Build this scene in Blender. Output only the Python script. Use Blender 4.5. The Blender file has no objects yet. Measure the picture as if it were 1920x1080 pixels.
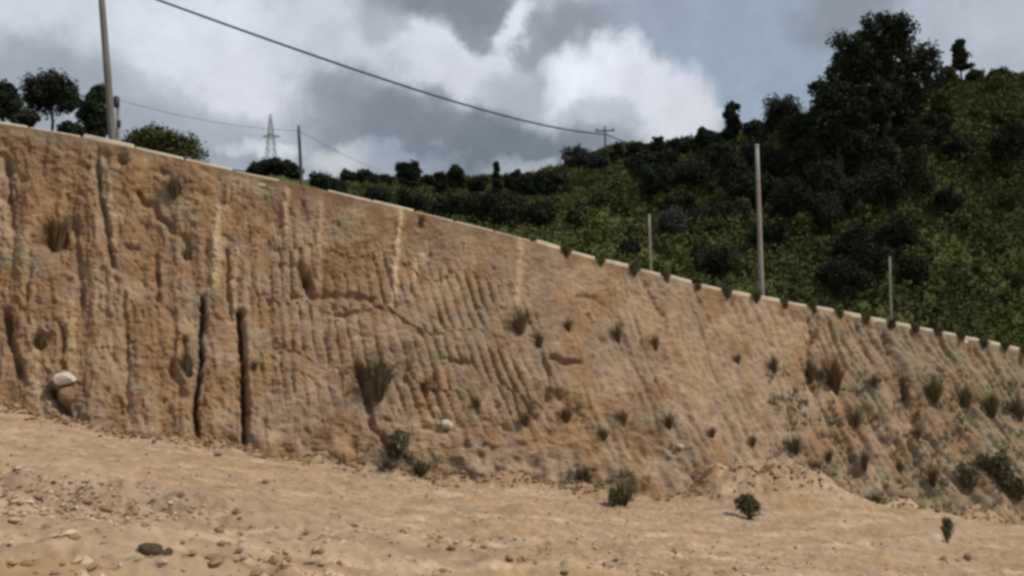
import bpy, math, random
import numpy as np
from mathutils import Matrix, Vector

C = bpy.context.scene.collection
SC = bpy.context.scene
RNG = np.random.default_rng(7)

# ------------------------------------------------------------------ camera
F = 1663.0                      # focal length in pixels of the 1920 px wide photograph
EYE = np.array([0.0, 0.0, 1.7])
PITCH = math.atan(100 / F)
ROLL = math.radians(1.2)
cam_d = bpy.data.cameras.new('camera')
cam = bpy.data.objects.new('camera', cam_d)
C.objects.link(cam)
cam_d.sensor_width = 36.0
cam_d.lens = 36.0 * F / 1920.0
cam_d.clip_start = 0.1
cam_d.clip_end = 6000
M = Matrix.Rotation(math.pi / 2 + PITCH, 4, 'X') @ Matrix.Rotation(-ROLL, 4, 'Z')
M.translation = Vector(EYE)
cam.matrix_world = M
SC.camera = cam
RM = np.array(M.to_3x3())


def P(px, py, d):
    """world point that the photograph shows at pixel px, py when it is d metres deep"""
    v = np.array([(px - 960) / F, (540 - py) / F, -1.0]) * d
    return EYE + RM @ v


def proj(p):
    q = (np.asarray(p) - EYE) @ RM
    d = -q[..., 2]
    d = np.where(d < 0.05, 0.05, d)
    return 960 + F * q[..., 0] / d, 540 - F * q[..., 1] / d, d


# ------------------------------------------------------------------ world: sky and clouds
SUN_EL, SUN_AZ = math.radians(50), math.radians(106)      # azimuth clockwise from +Y (view direction)
world = bpy.data.worlds.new('World')
SC.world = world
world.use_nodes = True
wt = world.node_tree
wt.nodes.clear()
WN, WL = wt.nodes.new, wt.links.new


def wmath(op, a, b=None):
    n = WN('ShaderNodeMath'); n.operation = op
    for i, x in enumerate((a, b)):
        if x is None:
            continue
        if isinstance(x, (int, float)):
            n.inputs[i].default_value = x
        else:
            WL(x, n.inputs[i])
    return n.outputs[0]


def wvec(op, a, b):
    n = WN('ShaderNodeVectorMath'); n.operation = op
    for i, x in enumerate((a, b)):
        if isinstance(x, tuple):
            n.inputs[i].default_value = x
        elif x is not None:
            WL(x, n.inputs[i])
    return n


def wmix(fac, a, b):
    n = WN('ShaderNodeMix'); n.data_type = 'RGBA'
    for s, x in ((n.inputs[0], fac), (n.inputs[6], a), (n.inputs[7], b)):
        if isinstance(x, (int, float)):
            s.default_value = x
        elif isinstance(x, tuple):
            s.default_value = (*x, 1)
        else:
            WL(x, s)
    return n.outputs[2]


def wrange(x, a, b, c, d):
    n = WN('ShaderNodeMapRange'); n.interpolation_type = 'SMOOTHSTEP'
    WL(x, n.inputs[0])
    for i, q in enumerate((a, b, c, d)):
        n.inputs[i + 1].default_value = q
    return n.outputs[0]


def wnoise(vec, scale, detail, rough=.55):
    n = WN('ShaderNodeTexNoise')
    WL(vec, n.inputs['Vector'])
    n.inputs['Scale'].default_value = scale
    n.inputs['Detail'].default_value = detail
    n.inputs['Roughness'].default_value = rough
    return n


WS = 0.084
sky = WN('ShaderNodeTexSky')
sky.sky_type = 'NISHITA'
sky.sun_disc = False
sky.sun_elevation = SUN_EL
sky.sun_rotation = SUN_AZ
tc = WN('ShaderNodeTexCoord')
gen = wvec('NORMALIZE', tc.outputs['Generated'], None).outputs[0]
sep = WN('ShaderNodeSeparateXYZ'); WL(gen, sep.inputs[0])
az = wmath('ARCTAN2', sep.outputs[0], sep.outputs[1])
el = wmath('ARCSINE', sep.outputs[2])
comb = WN('ShaderNodeCombineXYZ'); WL(az, comb.inputs[0]); WL(el, comb.inputs[1])
n1 = wnoise(gen, 9, 6, .6)
w1 = wvec('SUBTRACT', n1.outputs['Color'], (.5, .5, .5))
w1s = wvec('MULTIPLY', w1.outputs[0], (.17, .13, 0))
warped = wvec('ADD', comb.outputs[0], w1s.outputs[0]).outputs[0]
sk = wvec('MULTIPLY', sky.outputs[0], (.55, .5, .42)).outputs[0]      # the air between the clouds is milky
nb = wnoise(gen, 3.6, 8, .58)
base = wmix(wrange(nb.outputs['Fac'], .34, .66, 0, 1), (2.5, 2.85, 3.35), (4.9, 5.3, 6.0))
cover = wmix(wrange(wnoise(gen, 1.7, 5, .5).outputs['Fac'], .30, .40, 0, 1), sk, base)
col = wmix(.85, cover, base)


def ang(px, py):
    d = P(px, py, 1.0) - EYE
    d /= np.linalg.norm(d)
    return math.atan2(d[0], d[1]), math.asin(d[2])


BLUE = (3.1, 3.8, 4.75)
blobs = [   # centre px, py, half width, half height, radiance, how opaque
    (1420, 90, 260, 170, BLUE, 1), (1280, 0, 170, 80, BLUE, .95), (1520, 170, 150, 120, BLUE, 1),
    (1860, 60, 240, 150, (4.3, 4.75, 5.5), .9), (1575, 22, 120, 70, (2.45, 2.8, 3.25), .95),
    (1900, 0, 110, 60, (4.9, 5.2, 6), .7),
    (60, 20, 220, 90, (6.2, 6.7, 7.4), .9), (60, 150, 200, 100, (3.2, 3.6, 4.15), .85),
    (390, 70, 230, 160, (6.8, 7.2, 8.1), 1), (440, 190, 200, 90, (6.6, 6.9, 7.7), .9),
    (260, 190, 120, 60, (3.9, 4.4, 5.0), .7), (330, 250, 200, 70, (3.4, 3.8, 4.4), .8),
    (600, 60, 150, 110, (5.6, 6.1, 6.9), .9),
    (640, 215, 150, 100, (2.7, 3.1, 3.6), .9), (800, 250, 220, 80, (2.4, 2.75, 3.2), .9),
    (830, 100, 180, 120, (6.5, 6.9, 7.7), 1), (870, 170, 130, 90, (6.0, 6.3, 7.1), .8),
    (1010, 190, 130, 90, (3.9, 4.4, 5.0), .85),
    (850, -5, 180, 62, (2.3, 2.6, 3.0), 1), (900, 50, 70, 50, (2.4, 2.65, 3.1), .9), (705, 40, 55, 60, (3.3, 3.7, 4.3), .6),
    (958, 50, 48, 42, (7.2, 7.6, 8.5), .9), 
    (1085, 58, 110, 55, (2.75, 3.1, 3.65), 1), (1005, 88, 60, 30, (3.0, 3.4, 4.0), .8), (1240, 30, 110, 42, (3.2, 3.75, 4.5), .8),
    (1120, 150, 110, 80, (7.6, 8.0, 8.9), 1), (1195, 130, 70, 75, (7.6, 8.0, 8.9), 1), (1240, 190, 115, 95, (6.8, 7.1, 7.9), 1),
    (1285, 215, 75, 85, (6.4, 6.6, 7.2), 1), (1110, 215, 110, 50, (4.2, 4.6, 5.2), .7),
    (950, 275, 280, 60, (1.75, 2.1, 2.5), 1), (760, 240, 160, 50, (2.1, 2.4, 2.85), .8),
    (480, 285, 60, 30, (6.2, 6.7, 7.4), .9), (630, 312, 95, 40, (5.4, 5.7, 5.9), .9), (760, 300, 120, 30, (3.6, 4.1, 4.9), .7),
    (1020, 312, 130, 22, (4.4, 4.7, 5.2), .6),
]
for px, py, rx, ry, c, op in blobs:
    a, e = ang(px, py)
    d = wvec('SUBTRACT', warped, (a, e, 0)).outputs[0]
    d = wvec('MULTIPLY', d, (F / rx, F / ry, 0)).outputs[0]
    ln = wvec('LENGTH', d, None).outputs['Value']
    col = wmix(wrange(ln, 1.14, .42, 0, op), col, c)
n2 = wnoise(gen, 26, 5, .6)
col = wvec('MULTIPLY', col, wmix(n2.outputs['Fac'], (.80, .81, .82), (1.20, 1.19, 1.18))).outputs[0]
bg = WN('ShaderNodeBackground'); WL(col, bg.inputs[0]); bg.inputs[1].default_value = WS
wo = WN('ShaderNodeOutputWorld'); WL(bg.outputs[0], wo.inputs[0])

sun_d = bpy.data.lights.new('sun', 'SUN')
sun_d.energy = 2.7
sun_d.angle = math.radians(1.5)
sun_d.color = (1, .91, .77)
sun = bpy.data.objects.new('sun', sun_d)
C.objects.link(sun)
sdir = Vector((math.sin(SUN_AZ) * math.cos(SUN_EL), math.cos(SUN_AZ) * math.cos(SUN_EL), math.sin(SUN_EL)))
sun.rotation_euler = sdir.to_track_quat('Z', 'Y').to_euler()
sun.location = (40, -20, 60)
SC.view_settings.view_transform = 'Standard'
SC.view_settings.look = 'None'
SC.view_settings.gamma = 1
SC.view_settings.use_curve_mapping = False
SC.view_settings.exposure = 0.28
SC.render.engine = 'CYCLES'
SC.cycles.filter_width = 3.3          # the photograph is soft
SC.cycles.max_bounces = 5
SC.cycles.use_denoising = True

# ------------------------------------------------------------------ helpers


def sstep(a, b, x):
    t = np.clip((np.asarray(x, float) - a) / (b - a), 0, 1)
    return t * t * (3 - 2 * t)


_perm = np.random.default_rng(3).permutation(512)
_grad = np.stack([np.cos(np.arange(64) * .0981747), np.sin(np.arange(64) * .0981747)], 1)


def noise2(x, y, seed=0):
    x = np.asarray(x, float) + seed * 17.31
    y = np.asarray(y, float) - seed * 9.77
    xi, yi = np.floor(x).astype(np.int64), np.floor(y).astype(np.int64)
    fx, fy = x - xi, y - yi
    ux, uy = fx * fx * fx * (fx * (fx * 6 - 15) + 10), fy * fy * fy * (fy * (fy * 6 - 15) + 10)

    def g(dx, dy):
        h = _perm[(_perm[(xi + dx) & 511] + yi + dy) & 511] & 63
        return _grad[h, 0] * (fx - dx) + _grad[h, 1] * (fy - dy)
    a, b, c, d = g(0, 0), g(1, 0), g(0, 1), g(1, 1)
    return 1.5 * ((a + (b - a) * ux) * (1 - uy) + (c + (d - c) * ux) * uy)


def fbm(x, y, seed=0, octaves=4, gain=.5):
    s, a = 0, 1.0
    for o in range(octaves):
        s = s + a * noise2(x * 2 ** o, y * 2 ** o, seed + o * 3)
        a *= gain
    return s


def mesh_obj(name, verts, faces, mat, parent=None, smooth=True, tint=None):
    """verts (n,3), faces (m,k) arrays -> ONE mesh object"""
    verts = np.ascontiguousarray(verts, dtype=np.float32)
    faces = np.ascontiguousarray(faces, dtype=np.int32)
    me = bpy.data.meshes.new(name)
    k = faces.shape[1]
    me.vertices.add(len(verts)); me.vertices.foreach_set('co', verts.ravel())
    me.loops.add(faces.size); me.loops.foreach_set('vertex_index', faces.ravel())
    me.polygons.add(len(faces))
    me.polygons.foreach_set('loop_start', np.arange(0, faces.size, k, dtype=np.int32))
    me.polygons.foreach_set('use_smooth', np.full(len(faces), smooth, dtype=bool))
    if tint is not None:
        at = me.attributes.new('tint', 'FLOAT_COLOR', 'POINT')
        if tint.ndim == 1:
            tint = np.stack([tint, tint, tint, np.ones_like(tint)], 1)
        at.data.foreach_set('color', np.ascontiguousarray(tint, dtype=np.float32).ravel())
    me.update(calc_edges=True)
    me.validate()
    me.materials.append(mat)
    o = bpy.data.objects.new(name, me)
    C.objects.link(o)
    if parent:
        o.parent = parent
    return o


def grid_faces(nu, nv):
    i = np.arange(nu - 1)[:, None] * nv + np.arange(nv - 1)[None, :]
    return np.stack([i, i + nv, i + nv + 1, i + 1], -1).reshape(-1, 4)


class MB:
    """collects quads / tris pieces (padded to quads by repeating is avoided: all quads)"""
    def __init__(s):
        s.v, s.f, s.n = [], [], 0

    def add(s, v, f):
        s.v.append(np.asarray(v, float)); s.f.append(np.asarray(f) + s.n); s.n += len(v)

    def tube(s, pts, radii, sides=8, cap=True):
        pts = np.asarray(pts, float)
        n = len(pts)
        vs = []
        for i in range(n):
            t = pts[min(i + 1, n - 1)] - pts[max(i - 1, 0)]
            t /= np.linalg.norm(t) + 1e-9
            a = np.cross(t, [0, 0, 1.0]) if abs(t[2]) < .9 else np.cross(t, [1.0, 0, 0])
            a /= np.linalg.norm(a)
            b = np.cross(t, a)
            th = np.arange(sides) / sides * 2 * math.pi
            vs.append(pts[i] + radii[i] * (np.cos(th)[:, None] * a + np.sin(th)[:, None] * b))
        f = []
        for i in range(n - 1):
            for k in range(sides):
                k2 = (k + 1) % sides
                f.append((i * sides + k, i * sides + k2, (i + 1) * sides + k2, (i + 1) * sides + k))
        if cap:
            h = sides // 2
            for base in (0, (n - 1) * sides):
                for k in range(h - 1):
                    f.append((base + k, base + k + 1, base + sides - 2 - k, base + sides - 1 - k))
        s.add(np.concatenate(vs), f)

    def box(s, c, size, R=None):
        c = np.asarray(c, float)
        h = np.asarray(size, float) / 2
        v = np.array([(x, y, z) for x in (-1, 1) for y in (-1, 1) for z in (-1, 1)]) * h
        if R is not None:
            v = v @ np.asarray(R).T
        s.add(v + c, [(0, 1, 3, 2), (4, 6, 7, 5), (0, 4, 5, 1), (2, 3, 7, 6), (0, 2, 6, 4), (1, 5, 7, 3)])

    def build(s, name, mat, parent=None, smooth=False, tint=None):
        return mesh_obj(name, np.concatenate(s.v), np.concatenate(s.f), mat, parent, smooth, tint)


def tag(o, label=None, cat=None, group=None, kind=None):
    if label: o['label'] = label
    if cat: o['category'] = cat
    if group: o['group'] = group
    if kind: o['kind'] = kind
    return o


def empty(name, loc, label, cat, group=None):
    o = bpy.data.objects.new(name, None)
    C.objects.link(o)
    o.location = tuple(loc)
    o.empty_display_size = .3
    return tag(o, label, cat, group)


# ------------------------------------------------------------------ materials
def material(name, rough=.9):
    m = bpy.data.materials.new(name)
    m.use_nodes = True
    t = m.node_tree
    b = t.nodes['Principled BSDF']
    b.inputs['Roughness'].default_value = rough
    b.inputs['Specular IOR Level'].default_value = .2
    return m, t, b


def nd(t, typ, **kw):
    n = t.nodes.new(typ)
    for k, v in kw.items():
        setattr(n, k, v)
    return n


def noise_node(t, scale, detail=5, rough=.55, sx=None):
    co = nd(t, 'ShaderNodeTexCoord')
    n = nd(t, 'ShaderNodeTexNoise')
    if sx:
        mp = nd(t, 'ShaderNodeMapping')
        mp.inputs['Scale'].default_value = sx
        t.links.new(co.outputs['Object'], mp.inputs[0])
        t.links.new(mp.outputs[0], n.inputs['Vector'])
    else:
        t.links.new(co.outputs['Object'], n.inputs['Vector'])
    n.inputs['Scale'].default_value = scale
    n.inputs['Detail'].default_value = detail
    n.inputs['Roughness'].default_value = rough
    return n.outputs['Fac']


def ramp(t, fac, stops):
    r = nd(t, 'ShaderNodeValToRGB')
    while len(r.color_ramp.elements) < len(stops):
        r.color_ramp.elements.new(.5)
    for e, (p, c) in zip(r.color_ramp.elements, stops):
        e.position = p
        e.color = (*c, 1)
    t.links.new(fac, r.inputs[0])
    return r.outputs[0]


def mult(t, a, b, fac=1.0):
    m = nd(t, 'ShaderNodeMix', data_type='RGBA', blend_type='MULTIPLY')
    m.inputs[0].default_value = fac
    t.links.new(a, m.inputs[6]); t.links.new(b, m.inputs[7])
    return m.outputs[2]


def bump(t, b, fac, strength, dist):
    n = nd(t, 'ShaderNodeBump')
    n.inputs['Strength'].default_value = strength
    n.inputs['Distance'].default_value = dist
    t.links.new(fac, n.inputs['Height'])
    t.links.new(n.outputs[0], b.inputs['Normal'])


def soil_material(name, scale):
    """soil colour comes from the vertex attribute (kind of earth), with fine grain on top"""
    m, t, b = material(name, .95)
    at = nd(t, 'ShaderNodeAttribute', attribute_name='tint')
    g = noise_node(t, scale, 7, .65)
    c = mult(t, at.outputs['Color'], ramp(t, g, [(.3, (.74, .73, .72)), (.7, (1.22, 1.22, 1.22))]))
    t.links.new(c, b.inputs['Base Color'])
    bump(t, b, noise_node(t, scale * 2.2, 6, .6), .55, .03)
    return m


def leaf_material(name, dark, light, rough=.8):
    m, t, b = material(name, rough)
    at = nd(t, 'ShaderNodeAttribute', attribute_name='tint')
    c = ramp(t, at.outputs['Fac'], [(.0, dark), (1.0, light)])
    t.links.new(c, b.inputs['Base Color'])
    b.inputs['Specular IOR Level'].default_value = .12
    return m


def plain(name, c1, c2, scale, rough=.85, sx=None, b_=.3):
    m, t, b = material(name, rough)
    g = noise_node(t, scale, 6, .6, sx)
    t.links.new(ramp(t, g, [(.3, c1), (.7, c2)]), b.inputs['Base Color'])
    bump(t, b, g, b_, .02)
    return m


M_SLOPE = soil_material('cut_earth', 3.0)
M_GROUND = soil_material('bare_ground', 5.0)
M_HILL = soil_material('hill_turf', 1.0)
M_ROAD = plain('road_asphalt', (.05, .05, .048), (.09, .085, .08), 12)
M_KERB = plain('pale_concrete', (.44, .37, .28), (.72, .64, .52), 2.6)
M_CONC = plain('pole_concrete', (.12, .122, .115), (.20, .20, .185), 2.2, sx=(1, 1, .3))
M_POLE_DK = plain('weathered_wood', (.06, .06, .05), (.12, .115, .10), 3, sx=(1, 1, .2))
M_POST = plain('dusty_post', (.26, .25, .22), (.38, .36, .32), 3)
M_STEEL = plain('galvanised_steel', (.24, .26, .28), (.33, .35, .37), 1.0, .6)
M_WIRE = plain('cable_sheath', (.07, .074, .08), (.11, .11, .115), 1.0, .6)
M_DARKMETAL = plain('dark_metal', (.03, .035, .04), (.06, .06, .065), 4, .5)
M_BARK = plain('bark', (.05, .042, .032), (.10, .085, .065), 3, sx=(1, 1, .3))
M_STONE_W = plain('white_stone', (.42, .36, .29), (.60, .53, .45), 6)
M_STONE_B = plain('brown_clod', (.20, .13, .075), (.32, .22, .14), 9)
M_STONE_D = plain('dark_stone', (.045, .03, .018), (.10, .068, .04), 9)
M_TREE = leaf_material('tree_leaves', (.011, .018, .010), (.044, .055, .032))
M_TREE_OL = leaf_material('olive_leaves', (.035, .040, .013), (.095, .10, .036))
M_TREE_GR = leaf_material('grey_leaves', (.03, .04, .035), (.085, .10, .085))
M_UNDER = leaf_material('hill_scrub', (.024, .035, .012), (.132, .142, .045))
M_TUFT_BR = leaf_material('dry_brown_grass', (.075, .050, .026), (.22, .155, .085))
M_TUFT_GR = leaf_material('dull_green_grass', (.06, .056, .027), (.23, .205, .12))
M_SHRUB = leaf_material('kerb_shrub_leaves', (.06, .057, .026), (.185, .168, .088))

# ------------------------------------------------------------------ control lines of the earthwork
crest_k = [(-250, 190, 24.6), (0, 232, 25.0), (100, 246, 25.4), (215, 270, 25.8), (330, 296, 26.2), (470, 328, 26.8),
           (565, 346, 27.2), (680, 374, 27.8), (800, 402, 28.6), (980, 447, 30.0), (1100, 484, 31.2), (1220, 511, 32.3),
           (1340, 543, 33.5), (1430, 561, 34.5), (1540, 580, 35.7), (1660, 604, 37.0), (1780, 627, 38.6), (1880, 649, 40.0),
           (1960, 668, 41.3), (2100, 700, 44.0), (2400, 762, 50.0)]
toe_k = [(-290, 752, 22.6), (-20, 780, 23.0), (95, 794, 23.2), (215, 814, 23.4), (340, 832, 23.7), (480, 856, 24.2),
         (580, 872, 24.8), (690, 892, 25.3), (820, 912, 25.8), (1080, 936, 26.5), (1230, 938, 26.9), (1400, 925, 27.4),
         (1530, 925, 28.5), (1620, 950, 29.5), (1750, 968, 30.8), (1880, 984, 32.2), (2010, 998, 34.0), (2120, 1012, 35.6),
         (2220, 1026, 37.2), (2400, 1060, 40.0), (2800, 1130, 46.5)]
CU = np.array([k[0] for k in crest_k], float)
CP = np.array([P(*k) for k in crest_k])
TP = np.array([P(*k) for k in toe_k])
# carry both lines on beyond the frame
e = CP[0] - CP[2]; e /= np.linalg.norm(e)
CP = np.vstack([CP[0] + e * 40, CP]); TP = np.vstack([TP[0] + e * 40, TP]); CU = np.r_[-2600, CU]
e = CP[-1] - CP[-3]; e /= np.linalg.norm(e)
CP = np.vstack([CP, CP[-1] + e * 60]); TP = np.vstack([TP, TP[-1] + e * 60]); CU = np.r_[CU, 5200]


def on_line(L, u):
    return np.stack([np.interp(u, CU, L[:, k]) for k in range(3)], -1)


def smooth_line(L, u):
    s = 0
    for o in (-40, -20, 0, 20, 40):
        s = s + on_line(L, np.asarray(u, float) + o)
    return s / 5


# ------------------------------------------------------------------ ground height
ctrl = [tuple(p) for p in TP[1:-1]]
for px, py, d in [(960, 1080, 6.6), (300, 1080, 4.8), (1500, 1080, 11.5), (1800, 1080, 15.5), (960, 1000, 13.0), (300, 950, 10.5),
                  (300, 880, 17), (700, 960, 15), (1300, 990, 19), (1600, 1010, 20.5)]:
    ctrl.append(tuple(P(px, py, d)))
ctrl += [(0, 0, .08), (-8, -6, .3), (8, -6, -.5), (-12, 5, 1.4), (-25, 20, 2.2)]
ctrl = np.array(ctrl)
A = np.c_[ctrl[:, 0], ctrl[:, 1], np.ones(len(ctrl))]
plane, *_ = np.linalg.lstsq(A, ctrl[:, 2], rcond=None)
resid = ctrl[:, 2] - A @ plane


def ground_base(x, y):
    x = np.asarray(x, float); y = np.asarray(y, float)
    xc, yc = np.clip(x, -45, 70), np.clip(y, -30, 60)
    z = plane[0] * xc + plane[1] * yc + plane[2]
    num = 0; den = .004
    for (cx, cy, _), r in zip(ctrl, resid):
        w = 1.0 / ((x - cx) ** 2 + (y - cy) ** 2 + 1.2) ** 1.5
        num = num + w * r; den = den + w
    return z + num / den


AL = CP[-8] - CP[6]; AL[2] = 0; AL /= np.linalg.norm(AL)          # along the cut
AC = np.array([-AL[1], AL[0], 0])


# slumped earth lying against the foot of the cut
FANS = [(tuple(on_line(TP, float(u))[:2] + AC[:2] * o), h, r) for u, o, h, r in
        [(1255, .2, .62, 1.9), (1330, .1, .5, 1.6), (1190, .5, .5, 1.3), (1010, .2, .45, 1.2), (905, .3, .55, 1.1), (830, .2, .35, .9), (700, .1, .4, .9), (590, .1, .32, .8),
         (420, .0, .26, .7), (300, .1, .22, .9), (150, .1, .2, 1.0), (20, .2, .3, 1.2), (1500, .3, .5, 1.2), (1620, .3, .5, 1.2), (1760, .3, .5, 1.3)]]


def ground_z(x, y):
    r = np.hypot(x, y)
    fan = 0
    for (mx, my), mh, mr in FANS:
        fan = fan + mh * np.exp(-((x - mx) ** 2 + (y - my) ** 2) / mr ** 2)
    s, c = x * AL[0] + y * AL[1], x * AC[0] + y * AC[1]
    fade = 1 - sstep(40, 80, r)
    z = ground_base(x, y) + fan * (1 + .25 * fbm(x / .7, y / .7, 45, 2))
    z = z + fade * (.10 * fbm(s / 3.2, c / 1.1, 1, 4) + .035 * noise2(s / 6, c / .55, 2) + .05 * fbm(s / .6, c / .30, 5, 4) + .03 * noise2(s / 1.6, c / .2, 6) - .05 * np.maximum(0, noise2(s / .45, c / .22, 8) - .3)
                    + .035 * np.maximum(0, noise2(x / .17, y / .17, 9) - .1) + .016 * noise2(x / .08, y / .08, 11))
    rut = np.abs(noise2(s / 9, c / 1.9, 21))
    z = z - fade * .06 * np.exp(-(rut / .08) ** 2)
    rough = np.exp(-(((x + 5.0) / 2.4) ** 2 + ((y - 10.8) / 1.6) ** 2))                 # the stony patch on the left
    z = z + rough * .16 * fbm(x / .42, y / .42, 31, 3)
    return z


th = np.r_[np.linspace(-math.pi, -.8, 24, endpoint=False), np.linspace(-.72, .72, 960), np.linspace(.8, math.pi, 24)]
rr = np.r_[np.linspace(.4, 3.4, 8, endpoint=False), np.geomspace(3.4, 44, 430), np.geomspace(48, 900, 20)]
TH, RR = np.meshgrid(th, rr, indexing='ij')
gx, gy = RR * np.sin(TH), RR * np.cos(TH)
gz = ground_z(gx, gy)
gz[:, 0] = gz[:, 0].mean()
s_, c_ = gx * AL[0] + gy * AL[1], gx * AC[0] + gy * AC[1]
tan, grey, ochre, pale = (np.array(q) for q in ((.40, .295, .20), (.33, .26, .20), (.36, .25, .15), (.52, .41, .30)))
a = sstep(-.3, .6, fbm(s_ / 2.6, c_ / .8, 41, 4))[..., None]
b = sstep(.0, .7, fbm(s_ / 1.2, c_ / .6, 47, 3))[..., None]
gq = .12 * np.clip(fbm(gx / .35, gy / .35, 59, 3), -1, 1)[..., None]
p_ = sstep(.15, .7, fbm(s_ / 3.5, c_ / .45, 53, 3))[..., None]
gcol = tan * (1 - a) + ochre * a
gcol = gcol * (1 - b * .5) + grey * b * .5
gcol = gcol * (1 - p_ * .7) + pale * p_ * .7
st = sstep(.1, .7, fbm(s_ / 1.8, c_ / .22, 63, 3))[..., None]
gcol = gcol * (1 - st * .6) + np.array((.27, .19, .12)) * st * .6
rough = np.exp(-(((gx + 5.0) / 2.6) ** 2 + ((gy - 10.8) / 1.8) ** 2))[..., None] * .7
gcol = gcol * (1 - rough) + np.array((.31, .235, .18)) * rough
gcol = gcol * (1 + gq) * np.array((.91, .90, .88))
gcol = np.concatenate([gcol, np.ones(gcol.shape[:2] + (1,))], -1).reshape(-1, 4)
gv = np.stack([gx, gy, gz], -1).reshape(-1, 3)
gf = grid_faces(len(th), len(rr))
ground = mesh_obj('ground', gv, gf[:, ::-1], M_GROUND, tint=gcol)
tag(ground, kind='structure')


def ground_pt(px, py):
    lo, hi = 2.0, 60.0
    dirv = P(px, py, 1.0) - EYE
    ts = np.linspace(lo, hi, 1500)
    pts = EYE + ts[:, None] * dirv
    below = pts[:, 2] < ground_z(pts[:, 0], pts[:, 1])
    i = int(np.argmax(below)) if below.any() else len(ts) - 1
    q = pts[i].copy()
    q[2] = ground_z(q[0], q[1])
    return q


# ------------------------------------------------------------------ embankment (the cut face)
us = np.r_[np.linspace(-2600, -300, 60, endpoint=False), np.linspace(-300, 2150, 1350), np.linspace(2160, 5200, 90)]
nv = 360
vv = np.linspace(0, 1, nv)
crest, toe = smooth_line(CP, us), smooth_line(TP, us)
U, V = np.meshgrid(us, vv, indexing='ij')
pw = 1.35 - .2 * sstep(900, 1500, us)
G = (1 - V) ** pw[:, None]
Hd = (toe - crest)[:, :2]
base = np.empty(U.shape + (3,))
base[..., :2] = crest[:, None, :2] + Hd[:, None, :] * G[..., None]
base[..., 2] = toe[:, None, 2] + (crest - toe)[:, None, 2] * V
PX, PY, PD = proj(base)
# outward normal of the face
du = np.gradient(base, axis=0); dv = np.gradient(base, axis=1)
N = np.cross(du, dv)
N /= np.linalg.norm(N, axis=-1, keepdims=True) + 1e-9
if N[600, 180, 1] > 0:
    N = -N


def seg_dist(px, py, a, b):
    a = np.array(a, float); b = np.array(b, float)
    ab = b - a
    t = np.clip(((px - a[0]) * ab[0] + (py - a[1]) * ab[1]) / (ab @ ab), 0, 1)
    return np.hypot(px - a[0] - t * ab[0], py - a[1] - t * ab[1]), t


D = np.zeros(U.shape)
hgt = (crest - toe)[:, None, 2] * (1 - V) / 8.0 * 560          # px below crest, nominal
mL = 1 - sstep(420, 760, PX - .15 * (PY - 500))
mR = sstep(960, 1250, PX)
mT = sstep(430, 520, PX) * (1 - sstep(930, 1060, PX - .25 * (PY - 560))) * sstep(395, 450, PY - .22 * (PX - 480)) * (1 - sstep(740, 840, PY))
wob = 9 * noise2(U / 60, hgt / 150, 61)
Uw = U + wob
# flutes and erosion columns on the left
D += mL * (.10 * noise2(Uw / 46, hgt / 520, 1) + .075 * noise2(Uw / 23, hgt / 230, 2) + .035 * noise2(Uw / 10, hgt / 80, 3) * sstep(-.3, .4, noise2(U / 80, hgt / 120, 34)) + .03 * fbm(U / 14, hgt / 18, 33, 3))
D -= mL * .15 * np.maximum(0, noise2(U / 24, hgt / 42, 4) - .32)
# bucket tooth grooves in the middle
row = np.floor((hgt + 36 * noise2(U / 90, hgt / 200, 5)) / 125)
ph = (U - (.04 + .17 * sstep(520, 800, U)) * hgt) / 18.0 + row * .37 + .30 * noise2(U / 190, hgt / 260, 6) + .12 * noise2(U / 30, hgt / 40, 36)
strong = .70 + .40 * np.exp(-((PX - 870 - .3 * (PY - 580)) / 130) ** 2)
gid = (np.floor(ph).astype(np.int64) * 37 + row.astype(np.int64) * 101) & 511
gam = .35 + .65 * (_perm[gid] / 511.0)
D -= gam * mT * strong * .19 * ((1 - np.abs(np.sin(math.pi * ph))) ** 1.6 - .25) * (.25 + .75 * sstep(-.45, .25, noise2(U / 70, hgt / 85, 7)))
fr = (hgt + 36 * noise2(U / 90, hgt / 200, 5)) / 125 % 1
D += mT * .07 * (fr - .5) * sstep(-.2, .5, noise2(U / 100, row * 1.7, 8))
# rills on the right
ridg = 1 - np.abs(noise2(Uw / 34, hgt / 500, 9)) * 2
D -= mR * .16 * np.maximum(0, ridg - .55)
D += mR * (.09 * noise2(Uw / 62, hgt / 300, 10) + .055 * noise2(Uw / 13, hgt / 70, 12) + .035 * fbm(Uw / 9, hgt / 14, 35, 2))
rr_ = sstep(1480, 1640, PX)
D -= rr_ * .22 * np.maximum(0, 1 - np.abs(noise2(Uw / 44, hgt / 420, 13)) * 3.2)
# everywhere: broad swells, clods and pits
D += .13 * fbm(PX / 170, PY / 150, 14, 3) + (.022 + .03 * sstep(.0, .8, fbm(PX / 120, PY / 90, 16, 2))) * fbm(PX / 24, PY / 20, 15, 3) + .022 * fbm(PX / 8, PY / 8, 19, 2)
D -= .16 * np.maximum(0, fbm(PX / 20, PY / 26, 23, 2) - .55) * (1 - .6 * mR)
lowmid = sstep(560, 700, PX) * (1 - sstep(1150, 1300, PX)) * sstep(690, 800, PY)
D += lowmid * (.07 * fbm(PX / 30, PY / 24, 27, 3) - .22 * np.maximum(0, noise2(PX / 26, PY / 24, 29) - .3))

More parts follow.
